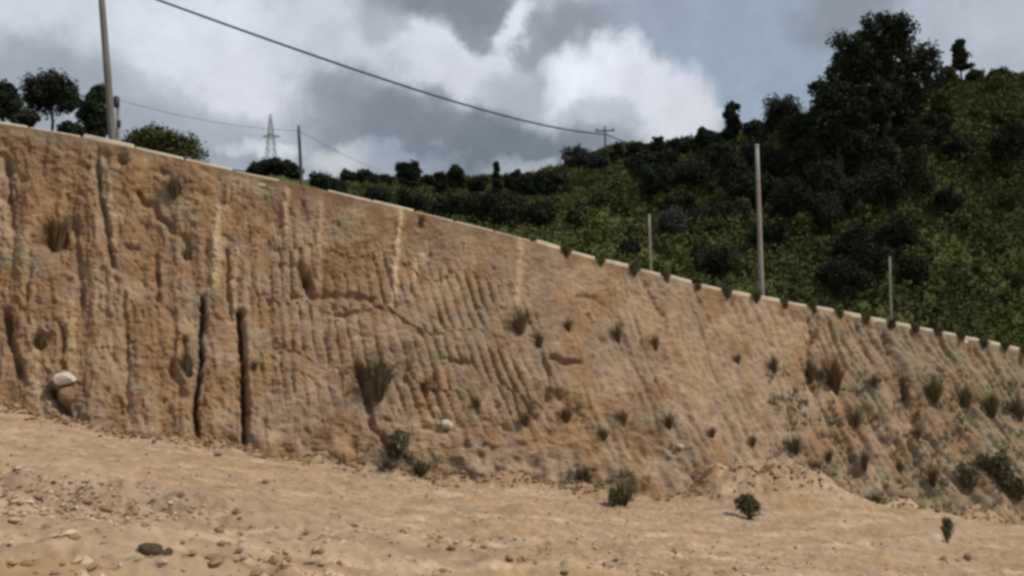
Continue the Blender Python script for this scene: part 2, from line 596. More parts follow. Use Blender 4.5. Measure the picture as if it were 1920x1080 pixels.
gullies = [   # polyline, half width px, depth m
    ([(381, 560), (378, 640), (376, 700), (366, 735), (369, 825)], 4.5, .7), ([(449, 585), (452, 640), (459, 720), (461, 850)], 5, .75),
    ([(180, 275), (188, 370), (213, 500)], 7, .40), ([(262, 366), (300, 405), (348, 452)], 8, .38),
    ([(8, 590), (18, 650), (32, 700)], 11, .5), ([(100, 735), (112, 752), (123, 778)], 12, .75), ([(112, 610), (118, 690)], 7, .4),
    ([(672, 690), (692, 745), (697, 800), (738, 850)], 9, .5), ([(60, 450), (52, 560)], 7, .25), ([(232, 560), (240, 760)], 7, .3),
    ([(330, 620), (322, 690), (340, 740)], 9, .3), ([(345, 640), (352, 700)], 8, .35), ([(290, 480), (296, 560)], 7, .28),
    ([(140, 420), (150, 520)], 8, .25), ([(425, 470), (432, 600)], 6, .25), ([(10, 300), (20, 420)], 7, .3), ([(560, 500), (580, 545)], 8, .35),
    ([(1530, 585), (1524, 640), (1520, 700), (1545, 765), (1585, 840), (1620, 885)], 7, .38), ([(1572, 780), (1600, 850), (1622, 880)], 5, .28),
    ([(1590, 770), (1620, 850)], 5, .22), ([(1640, 592), (1655, 625), (1672, 655)], 7, .42), ([(1697, 730), (1718, 770), (1772, 838)], 8, .5),
    ([(1755, 680), (1800, 735), (1840, 800), (1866, 835)], 6, .3), ([(1710, 830), (1735, 890), (1760, 925)], 5, .26),
    ([(1475, 885), (1540, 920), (1600, 950)], 9, .5), ([(1595, 905), (1640, 950)], 7, .3), ([(1385, 900), (1412, 918), (1460, 936)], 8, .5),
    ([(1285, 880), (1322, 912)], 7, .35), ([(1700, 935), (1748, 938)], 9, .4), ([(1660, 900), (1690, 960)], 5, .25),
    ([(1036, 672), (1085, 680)], 7, .40), ([(545, 556), (620, 556), (700, 562)], 9, .26), ([(835, 676), (880, 680)], 6, .25),
    ([(1010, 640), (1024, 700), (1032, 760)], 6, .2), ([(1100, 590), (1130, 640)], 5, .18), ([(1080, 552), (1125, 570)], 6, .2),
    ([(1205, 520), (1240, 590)], 6, .22), ([(1850, 760), (1900, 850)], 6, .3), ([(1780, 880), (1835, 940)], 6, .3),
    ([(225, 282), (228, 300)], 11, .45), ([(372, 306), (380, 318)], 9, .35), ([(482, 332), (490, 345)], 8, .3),
]
pits = [(105, 452, 22, 24, .55), (985, 775, 22, 18, .4), (1042, 745, 20, 14, .4), (1072, 775, 20, 24, .4), (960, 800, 20, 9, .35), (350, 470, 9, 14, .35),
        (245, 470, 14, 10, .3), (75, 640, 24, 16, .4), (575, 528, 8, 18, .35), (790, 412, 8, 14, .3), (820, 800, 24, 8, .3), (900, 860, 12, 12, .3),
        (1000, 870, 16, 10, .3), (1560, 705, 30, 30, .35), (975, 605, 40, 22, .25), (640, 590, 30, 6, .2), (150, 560, 9, 26, .3), (305, 320, 12, 10, .2),
        (540, 850, 10, 18, .35), (590, 840, 14, 20, .35), (430, 830, 14, 12, .25), (760, 700, 8, 26, .25), (810, 715, 8, 26, .25)]
ridges = [([(748, 400), (742, 470), (736, 560)], 7, .34), ([(410, 390), (404, 520)], 9, .28), ([(536, 362), (533, 430)], 7, .26), ([(975, 440), (970, 545)], 7, .26),
          ([(440, 470), (437, 590)], 6, .2), ([(790, 480), (772, 530)], 7, .2), ([(60, 640), (70, 780)], 9, .15), ([(598, 380), (600, 520)], 7, .16),
          ([(1545, 690), (1570, 740)], 7, .2), ([(1480, 880), (1420, 905)], 10, .2)]
jx = PX + 4 * noise2(PX / 28, PY / 45, 71) + 3 * noise2(PX / 9, PY / 9, 72)
jy = PY + 7 * noise2(PX / 28, PY / 28, 73)
for gi, (pts, w, dep) in enumerate(gullies):
    if gi > 1:
        w, dep = w * .8, dep * (.72 if pts[0][0] < 1400 else 1)
    best = np.full(U.shape, 1e9)
    for a, b in zip(pts[:-1], pts[1:]):
        d_, _ = seg_dist(jx, jy, a, b)
        best = np.minimum(best, d_)
    D -= dep * np.exp(-(best / w) ** 2) * (.75 + .5 * noise2(PX / 30, PY / 30, 75))
for pts, w, hh in ridges:
    best = np.full(U.shape, 1e9)
    for a, b in zip(pts[:-1], pts[1:]):
        d_, _ = seg_dist(jx, jy, a, b)
        best = np.minimum(best, d_)
    D += .4 * hh * np.exp(-(best / w) ** 2)
for x, y, rx, ry, dep in pits:
    D -= .75 * dep * np.exp(-((jx - x) / rx) ** 2 - ((jy - y) / ry) ** 2)
mr2 = sstep(1100, 1250, PX) * (1 - sstep(1480, 1600, PX))
D -= .10 * sstep(1450, 1560, PX) * np.maximum(0, 1 - np.abs(noise2((U - .1 * hgt) / 17, hgt / 260, 38)) * 3)
D += (.35 + .65 * sstep(500, 700, PX)) * .85 * sstep(.17, .02, V) * np.maximum(0, noise2(U / 75, V * 2, 52) + .3 * noise2(U / 22, V * 9, 53))
edge = (.25 + .75 * sstep(1.0, .93, V)) * (.75 + .25 * sstep(0, .06, V))
EV = base + N * (D * edge)[..., None]
# soil kinds
oc, br, gy_, tn, ol = (np.array(q) for q in ((.30, .19, .10), (.24, .145, .08), (.295, .222, .155), (.37, .265, .165), (.27, .22, .14)))
left = 1 - sstep(300, 800, PX)
k1 = sstep(-.25, .6, fbm(PX / 150, PY / 190, 81, 4))
k2 = sstep(-.1, .55, fbm(PX / 90, PY / 130, 85, 4) + .25 * mT + .15 * (1 - left) - .2 * left)
k3 = sstep(.1, .6, fbm(PX / 110, PY / 90, 89, 4) + .35 * sstep(1050, 1300, PX) * (1 - sstep(1500, 1650, PX)))
k4 = sstep(.0, .6, fbm(PX / 130, PY / 60, 93, 3) + .5 * sstep(1560, 1800, PX) - .3)
k5 = sstep(.25, .7, noise2(Uw / 22, hgt / 240, 97))
ecol = oc * (1 - k1[..., None] * .6) + br * k1[..., None] * .6
for k, cc, amt in ((k2, gy_, .75), (k3, tn, .85), (k4, ol, .75), (k5, tn, .35)):
    w = (k * amt)[..., None]
    ecol = ecol * (1 - w) + cc * w
ecol = ecol * (1 + .14 * np.clip(fbm(PX / 16, PY / 12, 99, 3), -1, 1))[..., None] * np.array((.85, .87, .92))
# pale run-off streaks washed down from the crest, and grey-green bands low on the right and along the middle grooves
for pts, w, amt in [([(748, 395), (742, 470), (736, 570)], 7, .95), ([(410, 390), (404, 530)], 10, .7), ([(536, 362), (533, 440)], 8, .55), ([(975, 440), (968, 560)], 7, .6),
                    ([(440, 470), (437, 600)], 7, .5), ([(795, 475), (770, 530)], 8, .6), ([(60, 600), (68, 780)], 10, .4), ([(598, 380), (600, 530)], 8, .4), ([(130, 560), (140, 700)], 9, .4),
                    ([(240, 700), (243, 810)], 7, .5), ([(205, 330), (212, 470)], 6, .45), ([(1545, 690), (1575, 745)], 8, .4)]:
    best = np.full(U.shape, 1e9)
    for a, b in zip(pts[:-1], pts[1:]):
        best = np.minimum(best, seg_dist(jx, jy, a, b)[0])
    w_ = (amt * np.exp(-(best / w) ** 2))[..., None]
    ecol = ecol * (1 - w_) + np.array((.50, .38, .25)) * w_
grey_green = sstep(1480, 1640, PX) * sstep(-.1, .5, noise2((U - .1 * hgt) / 30, hgt / 240, 39) + .5 * fbm(PX / 60, PY / 50, 40, 3))[..., None][..., 0] * .55
grey_green = np.maximum(grey_green, .5 * np.exp(-((PX - 860) / 70) ** 2 - ((PY - 590) / 60) ** 2) * sstep(-.3, .3, np.sin(2 * math.pi * ph)))  # darker grey-green on one flank of each groove, mid-face
ecol = ecol * (1 - grey_green[..., None]) + np.array((.20, .185, .12)) * grey_green[..., None]
# rows below the ground and over the crest
out = -AC
low = EV[:, :1, :] + out * .4 + np.array([0, 0, -1.5])
inward = np.cross([0, 0, 1.0], np.gradient(crest, axis=0)); inward[:, 2] = 0
inward /= np.linalg.norm(inward, axis=1, keepdims=True)
back1 = (crest + inward * .45 + [0, 0, .0])[:, None, :]
back2 = (crest + inward * .9 + [0, 0, -.4])[:, None, :]
EA = np.concatenate([low, EV, back1, back2], 1)
EC = np.concatenate([ecol[:, :1], ecol, ecol[:, -1:], ecol[:, -1:]], 1)
EC = np.concatenate([EC, np.ones(EC.shape[:2] + (1,))], -1)
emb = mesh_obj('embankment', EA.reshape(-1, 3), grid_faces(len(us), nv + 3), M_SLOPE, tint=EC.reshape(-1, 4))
tag(emb, kind='structure')
EPX, EPY, EPD = proj(EV)


def emb_pt(px, py, sink=.02):
    d = (EPX - px) ** 2 + (EPY - py) ** 2
    i = np.unravel_index(np.argmin(d), d.shape)
    return EV[i] - N[i] * sink


# ------------------------------------------------------------------ road and kerb along the crest
ru = np.linspace(-2500, 5000, 160)
rc = smooth_line(CP, ru)
ri = np.cross([0, 0, 1.0], np.gradient(rc, axis=0)); ri[:, 2] = 0
ri /= np.linalg.norm(ri, axis=1, keepdims=True)
offs = [.40, 2.2, 4.2, 6.2, 8.6]
road = np.stack([rc + ri * o + np.array([0, 0, .03 + .04 * math.sin(i / 4 * math.pi)]) for i, o in enumerate(offs)], 1)
tag(mesh_obj('road', road.reshape(-1, 3), grid_faces(len(ru), len(offs)), M_ROAD), kind='structure')

kerb = bpy.data.objects.new('kerb', None); C.objects.link(kerb); tag(kerb, kind='structure')
fu = np.linspace(-420, 2250, 4000)
fl = smooth_line(CP, fu)
sl = np.r_[0, np.cumsum(np.linalg.norm(np.diff(fl, axis=0), axis=1))]
STONE = 1.42
# first shrub is put where the photograph shows it (px 1060), one joint every STONE metres
s0 = np.interp(1062, fu, sl)
k0 = int(math.floor((0 - s0) / STONE)) + 1
k1_ = int(math.floor((sl[-1] - s0) / STONE))
stone_me = None
rk = random.Random(5)
for k in range(k0, k1_):
    sa, sb = s0 + k * STONE + .22, s0 + (k + 1) * STONE - .22
    ua, ub = np.interp([sa, sb], sl, fu)
    if ub < 1030:
        sa -= .2; sb += .2
    pa, pb = (np.array([np.interp(s, sl, fl[:, i]) for i in range(3)]) for s in (sa, sb))
    dx = pb - pa; L = np.linalg.norm(dx); dx /= L
    side = np.cross([0, 0, 1.0], dx); side /= np.linalg.norm(side)
    up = np.cross(dx, side)
    if stone_me is None:
        mb = MB()
        a = .5; w_ = .09; h0, h1 = -.16, .135
        prof = [(-w_, h0), (-w_, h1 - .03), (-w_ + .03, h1), (w_ - .03, h1), (w_, h1 - .03), (w_, h0)]
        xs = (-a, -a + .03, a - .03, a)
        vs = []
        for x in xs:
            sc_ = .93 if abs(x) == a else 1
            vs += [(x, y * sc_, h0 + (z - h0) * (sc_ if z > 0 else 1)) for y, z in prof]
        fs = []
        for i in range(3):
            for j in range(6):
                j2 = (j + 1) % 6
                fs.append((i * 6 + j, i * 6 + j2, i * 6 + 6 + j2, i * 6 + 6 + j))
        for b0 in (0, 18):
            fs += [(b0, b0 + 1, b0 + 4, b0 + 5), (b0 + 1, b0 + 2, b0 + 3, b0 + 4)]
        mb.add(vs, fs)
        o = mb.build('kerb_stone', M_KERB, kerb)
        stone_me = o.data
    else:
        o = bpy.data.objects.new('kerb_stone', stone_me); C.objects.link(o); o.parent = kerb
    mid = (pa + pb) / 2 + side * (.16 + rk.uniform(-.03, .03)) + up * (rk.uniform(-.05, .02) - (rk.uniform(.0, .03) if ub < 470 else rk.uniform(.05, .09) if ub < 1030 else 0))
    R = np.stack([dx * L * rk.uniform(.96, 1.0), side, up * rk.uniform(.85, 1.08)], 1)
    mat = Matrix(R.tolist()).to_4x4()
    mat.translation = Vector(mid)
    o.matrix_world = mat

# ------------------------------------------------------------------ hillside behind the road
sky_k = [(-700, 210, 52), (-250, 205, 52), (0, 244, 52), (215, 280, 54), (330, 306, 56), (470, 322, 150), (520, 322, 170), (560, 340, 120), (640, 344, 140), (760, 333, 170),
         (900, 334, 165), (1000, 328, 150), (1060, 308, 135), (1150, 280, 122), (1240, 268, 112), (1320, 258, 106), (1400, 246, 100),
         (1470, 230, 96), (1540, 208, 92), (1640, 185, 88), (1720, 160, 86), (1800, 143, 86), (1920, 140, 84), (2100, 130, 84), (2600, 150, 90)]
SK = np.array(sky_k, float)
ru2 = np.linspace(-2500, 5100, 1500)
rc2 = smooth_line(CP, ru2)
ri2 = np.cross([0, 0, 1.0], np.gradient(rc2, axis=0)); ri2[:, 2] = 0
ri2 /= np.linalg.norm(ri2, axis=1, keepdims=True)
rb = rc2 + ri2 * 8.2 + [0, 0, .0]
rpx, rpy, rpd = proj(rb)
ok = (rpd > 1)
rb, rpx = rb[ok], rpx[ok]
order = np.argsort(rpx); rb, rpx = rb[order], rpx[order]
hc = np.linspace(-650, 2500, 700)
nh = 130
h0 = np.stack([np.interp(hc, rpx, rb[:, i]) for i in range(3)], -1)
spy, spd = np.interp(hc, SK[:, 0], SK[:, 1]), np.interp(hc, SK[:, 0], SK[:, 2])
ker = np.ones(13) / 13
spy = np.convolve(np.pad(spy, 6, 'edge'), ker, 'valid'); spd = np.convolve(np.pad(spd, 6, 'edge'), ker, 'valid')
h1 = np.array([P(a, b, d) for a, b, d in zip(hc, spy, spd)])
hv = np.linspace(0, 1, nh)
HB = h0[:, None, :] + (h1 - h0)[:, None, :] * hv[None, :, None]
sw = sstep(0, .12, hv)[None, :] * sstep(1.0, .9, hv)[None, :] * sstep(1000, 1200, hc)[:, None]
HB[..., 2] += sw * (1.6 * fbm(HB[..., 0] / 16, HB[..., 1] / 14, 101, 3))
HB[..., 2] += sstep(0, .1, hv)[None, :] * (.45 * fbm(HB[..., 0] / 3.2, HB[..., 1] / 3.2, 105, 3))
away = (h1 - EYE); away[:, 2] = 0; away /= np.linalg.norm(away, axis=1, keepdims=True)
last = HB[:, -1]
ext = [last + away * q + [0, 0, -dz] for q, dz in ((6, .8), (25, 5), (90, 20), (260, 34))]
front = [h0 + [0, 0, -.6]]
HA = np.concatenate([np.stack(front, 1), HB, np.stack(ext, 1)], 1)
hn = sstep(-.4, .6, fbm(HA[..., 0] / 9, HA[..., 1] / 9, 111, 4))[..., None]
hcol = np.array((.045, .055, .014)) * (1 - hn) + np.array((.085, .095, .03)) * hn
dirt = (np.r_[1, sstep(.09, .0, hv), np.zeros(4)][None, :] * sstep(.1, .7, .6 + fbm(HA[..., 0] / 3, HA[..., 1] / 3, 117, 3)))[..., None]
hcol = hcol * (1 - dirt) + np.array((.13, .085, .05)) * dirt
hcol = np.concatenate([hcol, np.ones(hcol.shape[:2] + (1,))], -1)
tag(mesh_obj('hillside', HA.reshape(-1, 3), grid_faces(len(hc), HA.shape[1]), M_HILL, tint=hcol.reshape(-1, 4)), kind='structure')
HPX, HPY, HPD = proj(HB)


def hill_pt(px, py):
    d = (HPX - px) ** 2 + (HPY - py) ** 2
    i = np.unravel_index(np.argmin(d), d.shape)
    return HB[i], HPD[i]


# ------------------------------------------------------------------ foliage
def leaves(centres, spread, n_each, size, rng, up=.0, squash=.8):
    """leaf-sized bent faces round clump centres -> verts, faces, tint"""
    k = len(centres)
    n = k * n_each
    cc = np.repeat(centres, n_each, 0)
    sp = np.repeat(np.asarray(spread), n_each)[:, None]
    off = rng.normal(size=(n, 3)) * [1, 1, squash]
    off /= np.linalg.norm(off, axis=1, keepdims=True) + 1e-6
    off *= rng.uniform(.45, 1.0, (n, 1)) * sp
    c = cc + off
    nrm = off / (np.linalg.norm(off, axis=1, keepdims=True) + 1e-6) + rng.normal(size=(n, 3)) * .6 + [0, 0, up]
    nrm /= np.linalg.norm(nrm, axis=1, keepdims=True) + 1e-6
    t = np.cross(nrm, rng.normal(size=(n, 3)))
    t /= np.linalg.norm(t, axis=1, keepdims=True) + 1e-6
    b = np.cross(nrm, t)
    s = (size * rng.uniform(.55, 1.3, (n, 1)))
    a1 = c - t * s - nrm * s * .15
    a2 = c + b * s * .55 + nrm * s * .1
    a3 = c + t * s - nrm * s * .15
    a4 = c - b * s * .55 + nrm * s * .1
    v = np.stack([a1, a2, a3, a4], 1).reshape(-1, 3)
    f = np.arange(n * 4).reshape(-1, 4)
    ct = np.repeat(rng.uniform(.1, .9, k), n_each)
    tint = np.repeat(np.clip(ct + rng.uniform(-.25, .25, n), 0, 1), 4)
    return v, f, tint


def crown_geo(blobs, rng, clump, per, leaf, dens=1.0):
    cs, sp = [], []
    for (c, r) in blobs:
        c, r = np.array(c, float), np.array(r, float)
        vol = (r[0] * r[1] * r[2]) ** (1 / 3)
        n = max(4, int(dens * 5.5 * (vol / clump) ** 2))
        d = rng.normal(size=(n, 3)); d /= np.linalg.norm(d, axis=1, keepdims=True)
        rad = rng.uniform(.45, 1.0, (n, 1)) ** .6
        cs.append(c + d * rad * r * (1 - .25 * rng.random((n, 1))))
        sp.append(clump * rng.uniform(.6, 1.25, n))
    return leaves(np.concatenate(cs), np.concatenate(sp), per, leaf, rng, up=.25, squash=.75)


def shape_blobs(shape, w, h0, h1, rng):
    """list of (centre, radii) with the trunk foot at 0,0,0; w half width, crown from h0 to h1"""
    H = h1 - h0
    B = []
    if shape == 'round':
        B.append(((0, 0, h0 + .55 * H), (w * .72, w * .72, H * .42)))
        for i in range(7):
            a = rng.uniform(0, 6.28); q = rng.uniform(.35, .62)
            B.append(((w * q * math.cos(a), w * q * math.sin(a), h0 + H * rng.uniform(.28, .78)), (w * rng.uniform(.3, .45),) * 2 + (H * rng.uniform(.18, .27),)))
    elif shape == 'umbrella':
        B.append(((0, 0, h0 + .6 * H), (w * .85, w * .85, H * .36)))
        for i in range(8):
            a = i / 8 * 6.28 + rng.uniform(-.3, .3)
            B.append(((w * .62 * math.cos(a), w * .62 * math.sin(a), h0 + H * rng.uniform(.25, .65)), (w * .36, w * .36, H * .24)))
    elif shape == 'tall':
        for i in range(6):
            t = (i + .5) / 6
            q = w * (.95 - .5 * abs(t - .4) * 1.6)
            B.append(((rng.uniform(-.2, .2) * w, rng.uniform(-.2, .2) * w, h0 + t * H), (q * .75, q * .75, H * .15)))
            a = rng.uniform(0, 6.28)
            B.append(((w * .5 * math.cos(a), w * .5 * math.sin(a), h0 + t * H), (q * .42, q * .42, H * .10)))
    elif shape == 'pine':
        for i in range(8):
            t = (i + .4) / 8
            q = w * (1.0 - t) ** .75 + .12 * w
            B.append(((0, 0, h0 + t * H), (q * .62, q * .62, H * .07)))
            for j in range(3):
                a = rng.uniform(0, 6.28)
                B.append(((q * .66 * math.cos(a), q * .66 * math.sin(a), h0 + t * H - .02 * H), (q * .36, q * .36, H * .05)))
    elif shape == 'bush':
        for i in range(6):
            a = rng.uniform(0, 6.28); q = rng.uniform(.0, .55)
            B.append(((w * q * math.cos(a), w * q * math.sin(a), h0 + H * rng.uniform(.25, .6)), (w * .5, w * .5, H * .36)))
    elif shape == 'mound':
        for i in range(9):
            t = -1 + 2 * (i + .5) / 9
            B.append(((w * t * .8, rng.uniform(-.2, .2) * w, h0 + H * (.1 + .42 * (1 - t * t))), (w * .27, w * .4, H * .42)))
    return B


def make_tree(name, cat, foot, w, h0, h1, shape, mat, label, group, seed, leaf=.3, clump=.8, per=16, dens=1.0, blobs=None, trunk_r=None, lean=(0, 0)):
    rng = np.random.default_rng(seed)
    t = empty(name, foot, label, cat, group)
    B = blobs or shape_blobs(shape, w, h0, h1, rng)
    v, f, tint = crown_geo(B, rng, clump, per, leaf, dens)
    mesh_obj('crown' if cat == 'tree' else 'foliage', v, f, mat, t, smooth=False, tint=tint)
    mb = MB()
    tr = trunk_r or max(.06, h1 * .022)
    if cat == 'tree':
        top = np.array([lean[0], lean[1], h0 + (h1 - h0) * .55])
        pts = [np.array([0, 0, -.4]), np.array([.05, 0, top[2] * .3]), top * .65 + [rng.uniform(-.1, .1), rng.uniform(-.1, .1), 0], top]
        mb.tube(pts, [tr * 1.25, tr, tr * .75, tr * .3], 8)
        for i in range(min(9, len(B))):
            c = np.array(B[i][0])
            s = pts[1] + (pts[3] - pts[1]) * rng.uniform(.35, .9)
            m = (s + c) / 2 + [0, 0, .1 * np.linalg.norm(c - s)]
            mb.tube([s, m, c], [tr * .45, tr * .32, tr * .14], 6)
        mb.build('trunk', M_BARK, t, True)
    else:
        for i in range(5):
            a = rng.uniform(0, 6.28); q = rng.uniform(.2, .6) * w
            mb.tube([(0, 0, -.15), (q * .4 * math.cos(a), q * .4 * math.sin(a), h1 * .35), (q * math.cos(a), q * math.sin(a), h1 * .75)], [tr * .6, tr * .45, tr * .2], 5)
        mb.build('stem', M_BARK, t, True)
    return t


def photo_tree(px, base_py, top_py, half_w, bottom_py, shape, label, mat=M_TREE, group=None, depth=None, name='tree', cat='tree', seed=None, leaf=None, dens=1.15, foot=None, per=34):
    """a tree as the photograph shows it: foot at px, base_py on the hill; crown half_w px wide between top_py and bottom_py"""
    if foot is not None:
        p, d = foot, proj(foot)[2]
    elif depth is None:
        p, d = hill_pt(px, base_py)
    else:
        p, d = P(px, base_py, depth), depth
    s = d / F
    h1 = (base_py - top_py) * s
    h0 = max(0.0, (base_py - bottom_py) * s)
    w = half_w * s
    lf = leaf or max(.09, min(.28, 2.9 * s))
    cl = max(.22, min(w * .30, .28 * (h1 - h0)))
    return make_tree(name, cat, p, w, h0, h1, shape, mat, label, group, seed if seed is not None else int(px * 7 + top_py), lf, cl, per, dens)


G_SKY = 'trees on the hilltop skyline'
G_FAR = 'trees of the distant wood behind the road'
G_HILL = 'trees and bushes on the green hillside'
G_LEFT = 'trees behind the crest on the left'

# the great tree mass
big = [(1668, 62, 52, 52), (1640, 100, 62, 44), (1700, 108, 58, 46), (1608, 110, 34, 46), (1738, 118, 28, 34), (1668, 150, 82, 50), (1630, 190, 55, 44), (1712, 190, 46, 46), (1600, 84, 24, 30), (1588, 140, 26, 30), (1752, 150, 18, 22), (1690, 62, 36, 34)]
p, d = hill_pt(1668, 322)
s = d / F
bl = [(((x - 1668) * s, RNG.uniform(-1.2, 1.2), (322 - y) * s), (rx * s, rx * s * .9, ry * s)) for x, y, rx, ry in big]
make_tree('broadleaf_tree', 'tree', p, 5, 3, 16, 'round', M_TREE, 'tallest dark tree on the hill, its rounded crown rising highest into the sky', G_HILL, 11, .17, .80, 62, 1.1, bl, .42)
big2 = [(1560, 170, 32, 40), (1590, 200, 50, 46), (1550, 230, 36, 44), (1600, 255, 46, 46), (1560, 290, 34, 36), (1545, 145, 14, 18)]
p, d = hill_pt(1578, 372)
s = d / F
bl = [(((x - 1578) * s, RNG.uniform(-1, 1), (372 - y) * s), (rx * s, rx * s * .9, ry * s)) for x, y, rx, ry in big2]
make_tree('broadleaf_tree', 'tree', p, 4, 3, 12, 'round', M_TREE, 'big dark tree leaning against the left side of the tallest tree', G_HILL, 12, .16, .70, 62, 1.1, bl, .32)

T = photo_tree
T(1801, 150, 74, 22, 128, 'pine', 'small lone pine with a bare trunk on the bright ridge right of the tallest tree', group=G_SKY, name='pine_tree', dens=1.6)
T(1470, 300, 172, 46, 262, 'round', 'round-crowned tree on the skyline left of the big tree mass', group=G_SKY, seed=5)
T(1375, 300, 193, 23, 268, 'tall', 'narrow columnar tree standing alone on the skyline above the tall right pole', group=G_SKY)
T(1418, 290, 222, 26, 275, 'round', 'low tree in the skyline dip between the columnar and the round-crowned tree', group=G_SKY)
T(1500, 330, 205, 40, 290, 'round', 'dark tree tucked below and right of the round-crowned skyline tree', group=G_HILL, seed=9)
T(1318, 300, 238, 18, 285, 'round', 'small bushy tree on the skyline at the edge of the white cloud', group=G_SKY)
T(1270, 300, 258, 25, 292, 'round', 'low skyline tree under the bright cloud, right of the far pole', group=G_SKY)
T(1235, 305, 258, 18, 290, 'tall', 'slim skyline tree beside the low tree right of the far pole', group=G_SKY)
T(1192, 315, 264, 22, 300, 'round', 'skyline tree just right of the far pole with crossarm', group=G_SKY)
T(1158, 318, 272, 16, 305, 'tall', 'small pointed tree directly beside the foot of the far pole', group=G_SKY)
T(1085, 345, 276, 38, 320, 'round', 'pale grey-green tree standing out at the left end of the hill skyline', M_TREE_GR, G_SKY)
T(1125, 340, 288, 20, 320, 'round', 'small grey-green tree touching the right side of the pale tree', M_TREE_GR, G_SKY)
T(1232, 385, 305, 44, 375, 'round', 'broad dark tree below the skyline, left of the dark hillside grove', group=G_HILL)
T(1300, 385, 296, 48, 372, 'round', 'dark tree in the middle of the grove below the hill skyline', group=G_HILL)
T(1372, 385, 288, 48, 370, 'round', 'dark tree at the right of the grove, behind the top of the tall right pole', group=G_HILL)
T(1345, 330, 268, 40, 320, 'round', 'upper tree of the grove, just under the columnar skyline tree', group=G_HILL)
T(1445, 360, 270, 46, 345, 'round', 'dark tree right of the tall pole top, under the round-crowned skyline tree', group=G_HILL)
T(1480, 425, 330, 52, 420, 'round', 'wide dark tree halfway down the hill, right of the tall pole', group=G_HILL)
T(1545, 400, 290, 48, 385, 'round', 'dark tree at the foot of the leaning big tree', group=G_HILL)
T(1640, 350, 255, 50, 340, 'round', 'dark lower tree in front of the trunk of the tallest tree', group=G_HILL, seed=31)
T(1720, 330, 225, 42, 310, 'round', 'dark tree on the right flank of the tallest tree', group=G_HILL)
T(1765, 240, 165, 26, 230, 'bush', 'bush on the ridge between the tallest tree and the lone pine', M_TREE_OL, G_SKY, name='bush', cat='bush')
T(1590, 345, 268, 44, 345, 'bush', 'olive green bush in a gap below the big trees', M_TREE_OL, G_HILL, name='bush', cat='bush')
T(1895, 330, 215, 50, 325, 'round', 'dark tree at the right edge of the picture on the bright green slope', group=G_HILL)
T(1690, 500, 402, 40, 470, 'umbrella', 'dark flat-topped tree low on the hill above the thin right post', group=G_HILL, seed=17)
T(1640, 555, 440, 50, 535, 'round', 'dark tree left of the thin right post, in the lowest grove', group=G_HILL)
T(1585, 570, 478, 46, 560, 'round', 'lowest dark tree of the grove, close above the kerb', group=G_HILL)
T(1715, 545, 470, 34, 535, 'bush', 'dark bush just right of the thin right post', name='bush', cat='bush', group=G_HILL)
T(1342, 520, 448, 54, 520, 'bush', 'big dark bush close behind the kerb, left of the tall right pole', name='bush', cat='bush', group=G_HILL)
T(1265, 440, 385, 50, 440, 'bush', 'dull grey-green bush on the slope above the thin middle post', M_TREE_GR, G_HILL, name='bush', cat='bush')
T(1190, 480, 440, 28, 480, 'bush', 'small dark bush on the verge left of the thin middle post', name='bush', cat='bush', group=G_HILL)
T(1120, 400, 350, 38, 398, 'bush', 'olive bush low on the slope under the pale grey-green tree', M_TREE_OL, G_HILL, name='bush', cat='bush')
T(1800, 300, 245, 34, 300, 'bush', 'dark bush on the bright slope below the lone pine', name='bush', cat='bush', group=G_HILL)
T(1780, 400, 352, 28, 400, 'bush', 'small dark bush in the middle of the bright right slope', name='bush', cat='bush', group=G_HILL)
T(1850, 470, 425, 30, 470, 'bush', 'low olive bush on the right slope near the picture edge', M_TREE_OL, G_HILL, name='bush', cat='bush')
for px, b_, t_, w_, lab in [
        (1205, 355, 282, 36, 'dark tree at the left end of the belt of trees under the skyline'), (1262, 350, 276, 38, 'dark tree filling the belt below the low skyline trees'),
        (1408, 345, 252, 36, 'dark tree between the columnar tree and the pole top'), (1430, 400, 318, 46, 'dark tree in the belt directly right of the upper part of the tall pole'),
        (1395, 395, 322, 40, 'dark tree in the belt directly left of the upper part of the tall pole'), (1520, 365, 252, 44, 'black tree between the round-crowned skyline tree and the leaning big tree'),
        (1535, 440, 350, 46, 'dark lower tree right of the wide dark tree halfway down'), (1600, 420, 322, 50, 'dark tree under the leaning big tree, near the middle of the hill'),
        (1660, 400, 300, 52, 'black tree directly under the tallest tree'), (1705, 375, 268, 46, 'dark tree under the right half of the tallest tree'),
        (1640, 300, 205, 52, 'dark tree at the waist of the tallest tree'), (1755, 290, 205, 34, 'dark tree on the ridge side right of the tallest tree'),
        (1600, 500, 420, 44, 'dark tree left of the flat-topped tree, above the lowest grove'), (1440, 470, 415, 40, 'dark scrubby tree right of the middle of the tall pole')]:
    T(px, b_, t_, w_, b_ - 4, 'round', lab, group=G_HILL)
for px, b_, t_, w_, lab in [(1145, 310, 284, 30, 'low bush filling the skyline left of the far pole'), (1215, 300, 268, 30, 'low bush filling the skyline right of the far pole'),
                            (1290, 290, 256, 30, 'low bush on the skyline near the edge of the white cloud'), (1345, 280, 244, 26, 'low bush on the skyline just left of the columnar tree'),
                            (1345, 425, 372, 60, 'broad dark bush at the lower edge of the belt of trees'), (1270, 400, 362, 56, 'dark bush at the lower left edge of the belt of trees'),
                            (1560, 530, 490, 44, 'dark bush at the left end of the lowest grove'), (1660, 470, 425, 40, 'dark bush beside the flat-topped tree on its left')]:
    T(px, b_, t_, w_, b_, 'bush', lab, name='bush', cat='bush', group=G_HILL)
for px, b_, t_, w_, lab in [(1780, 165, 122, 22, 'low bush at the foot of the lone pine, touching the tallest tree'), (1830, 155, 128, 24, 'low bush on the ridge just right of the lone pine'),
                            (1875, 150, 126, 22, 'low bush on the ridge near the right picture edge')]:
    T(px, b_, t_, w_, b_, 'bush', lab, name='bush', cat='bush', group=G_SKY, mat=M_TREE_OL)
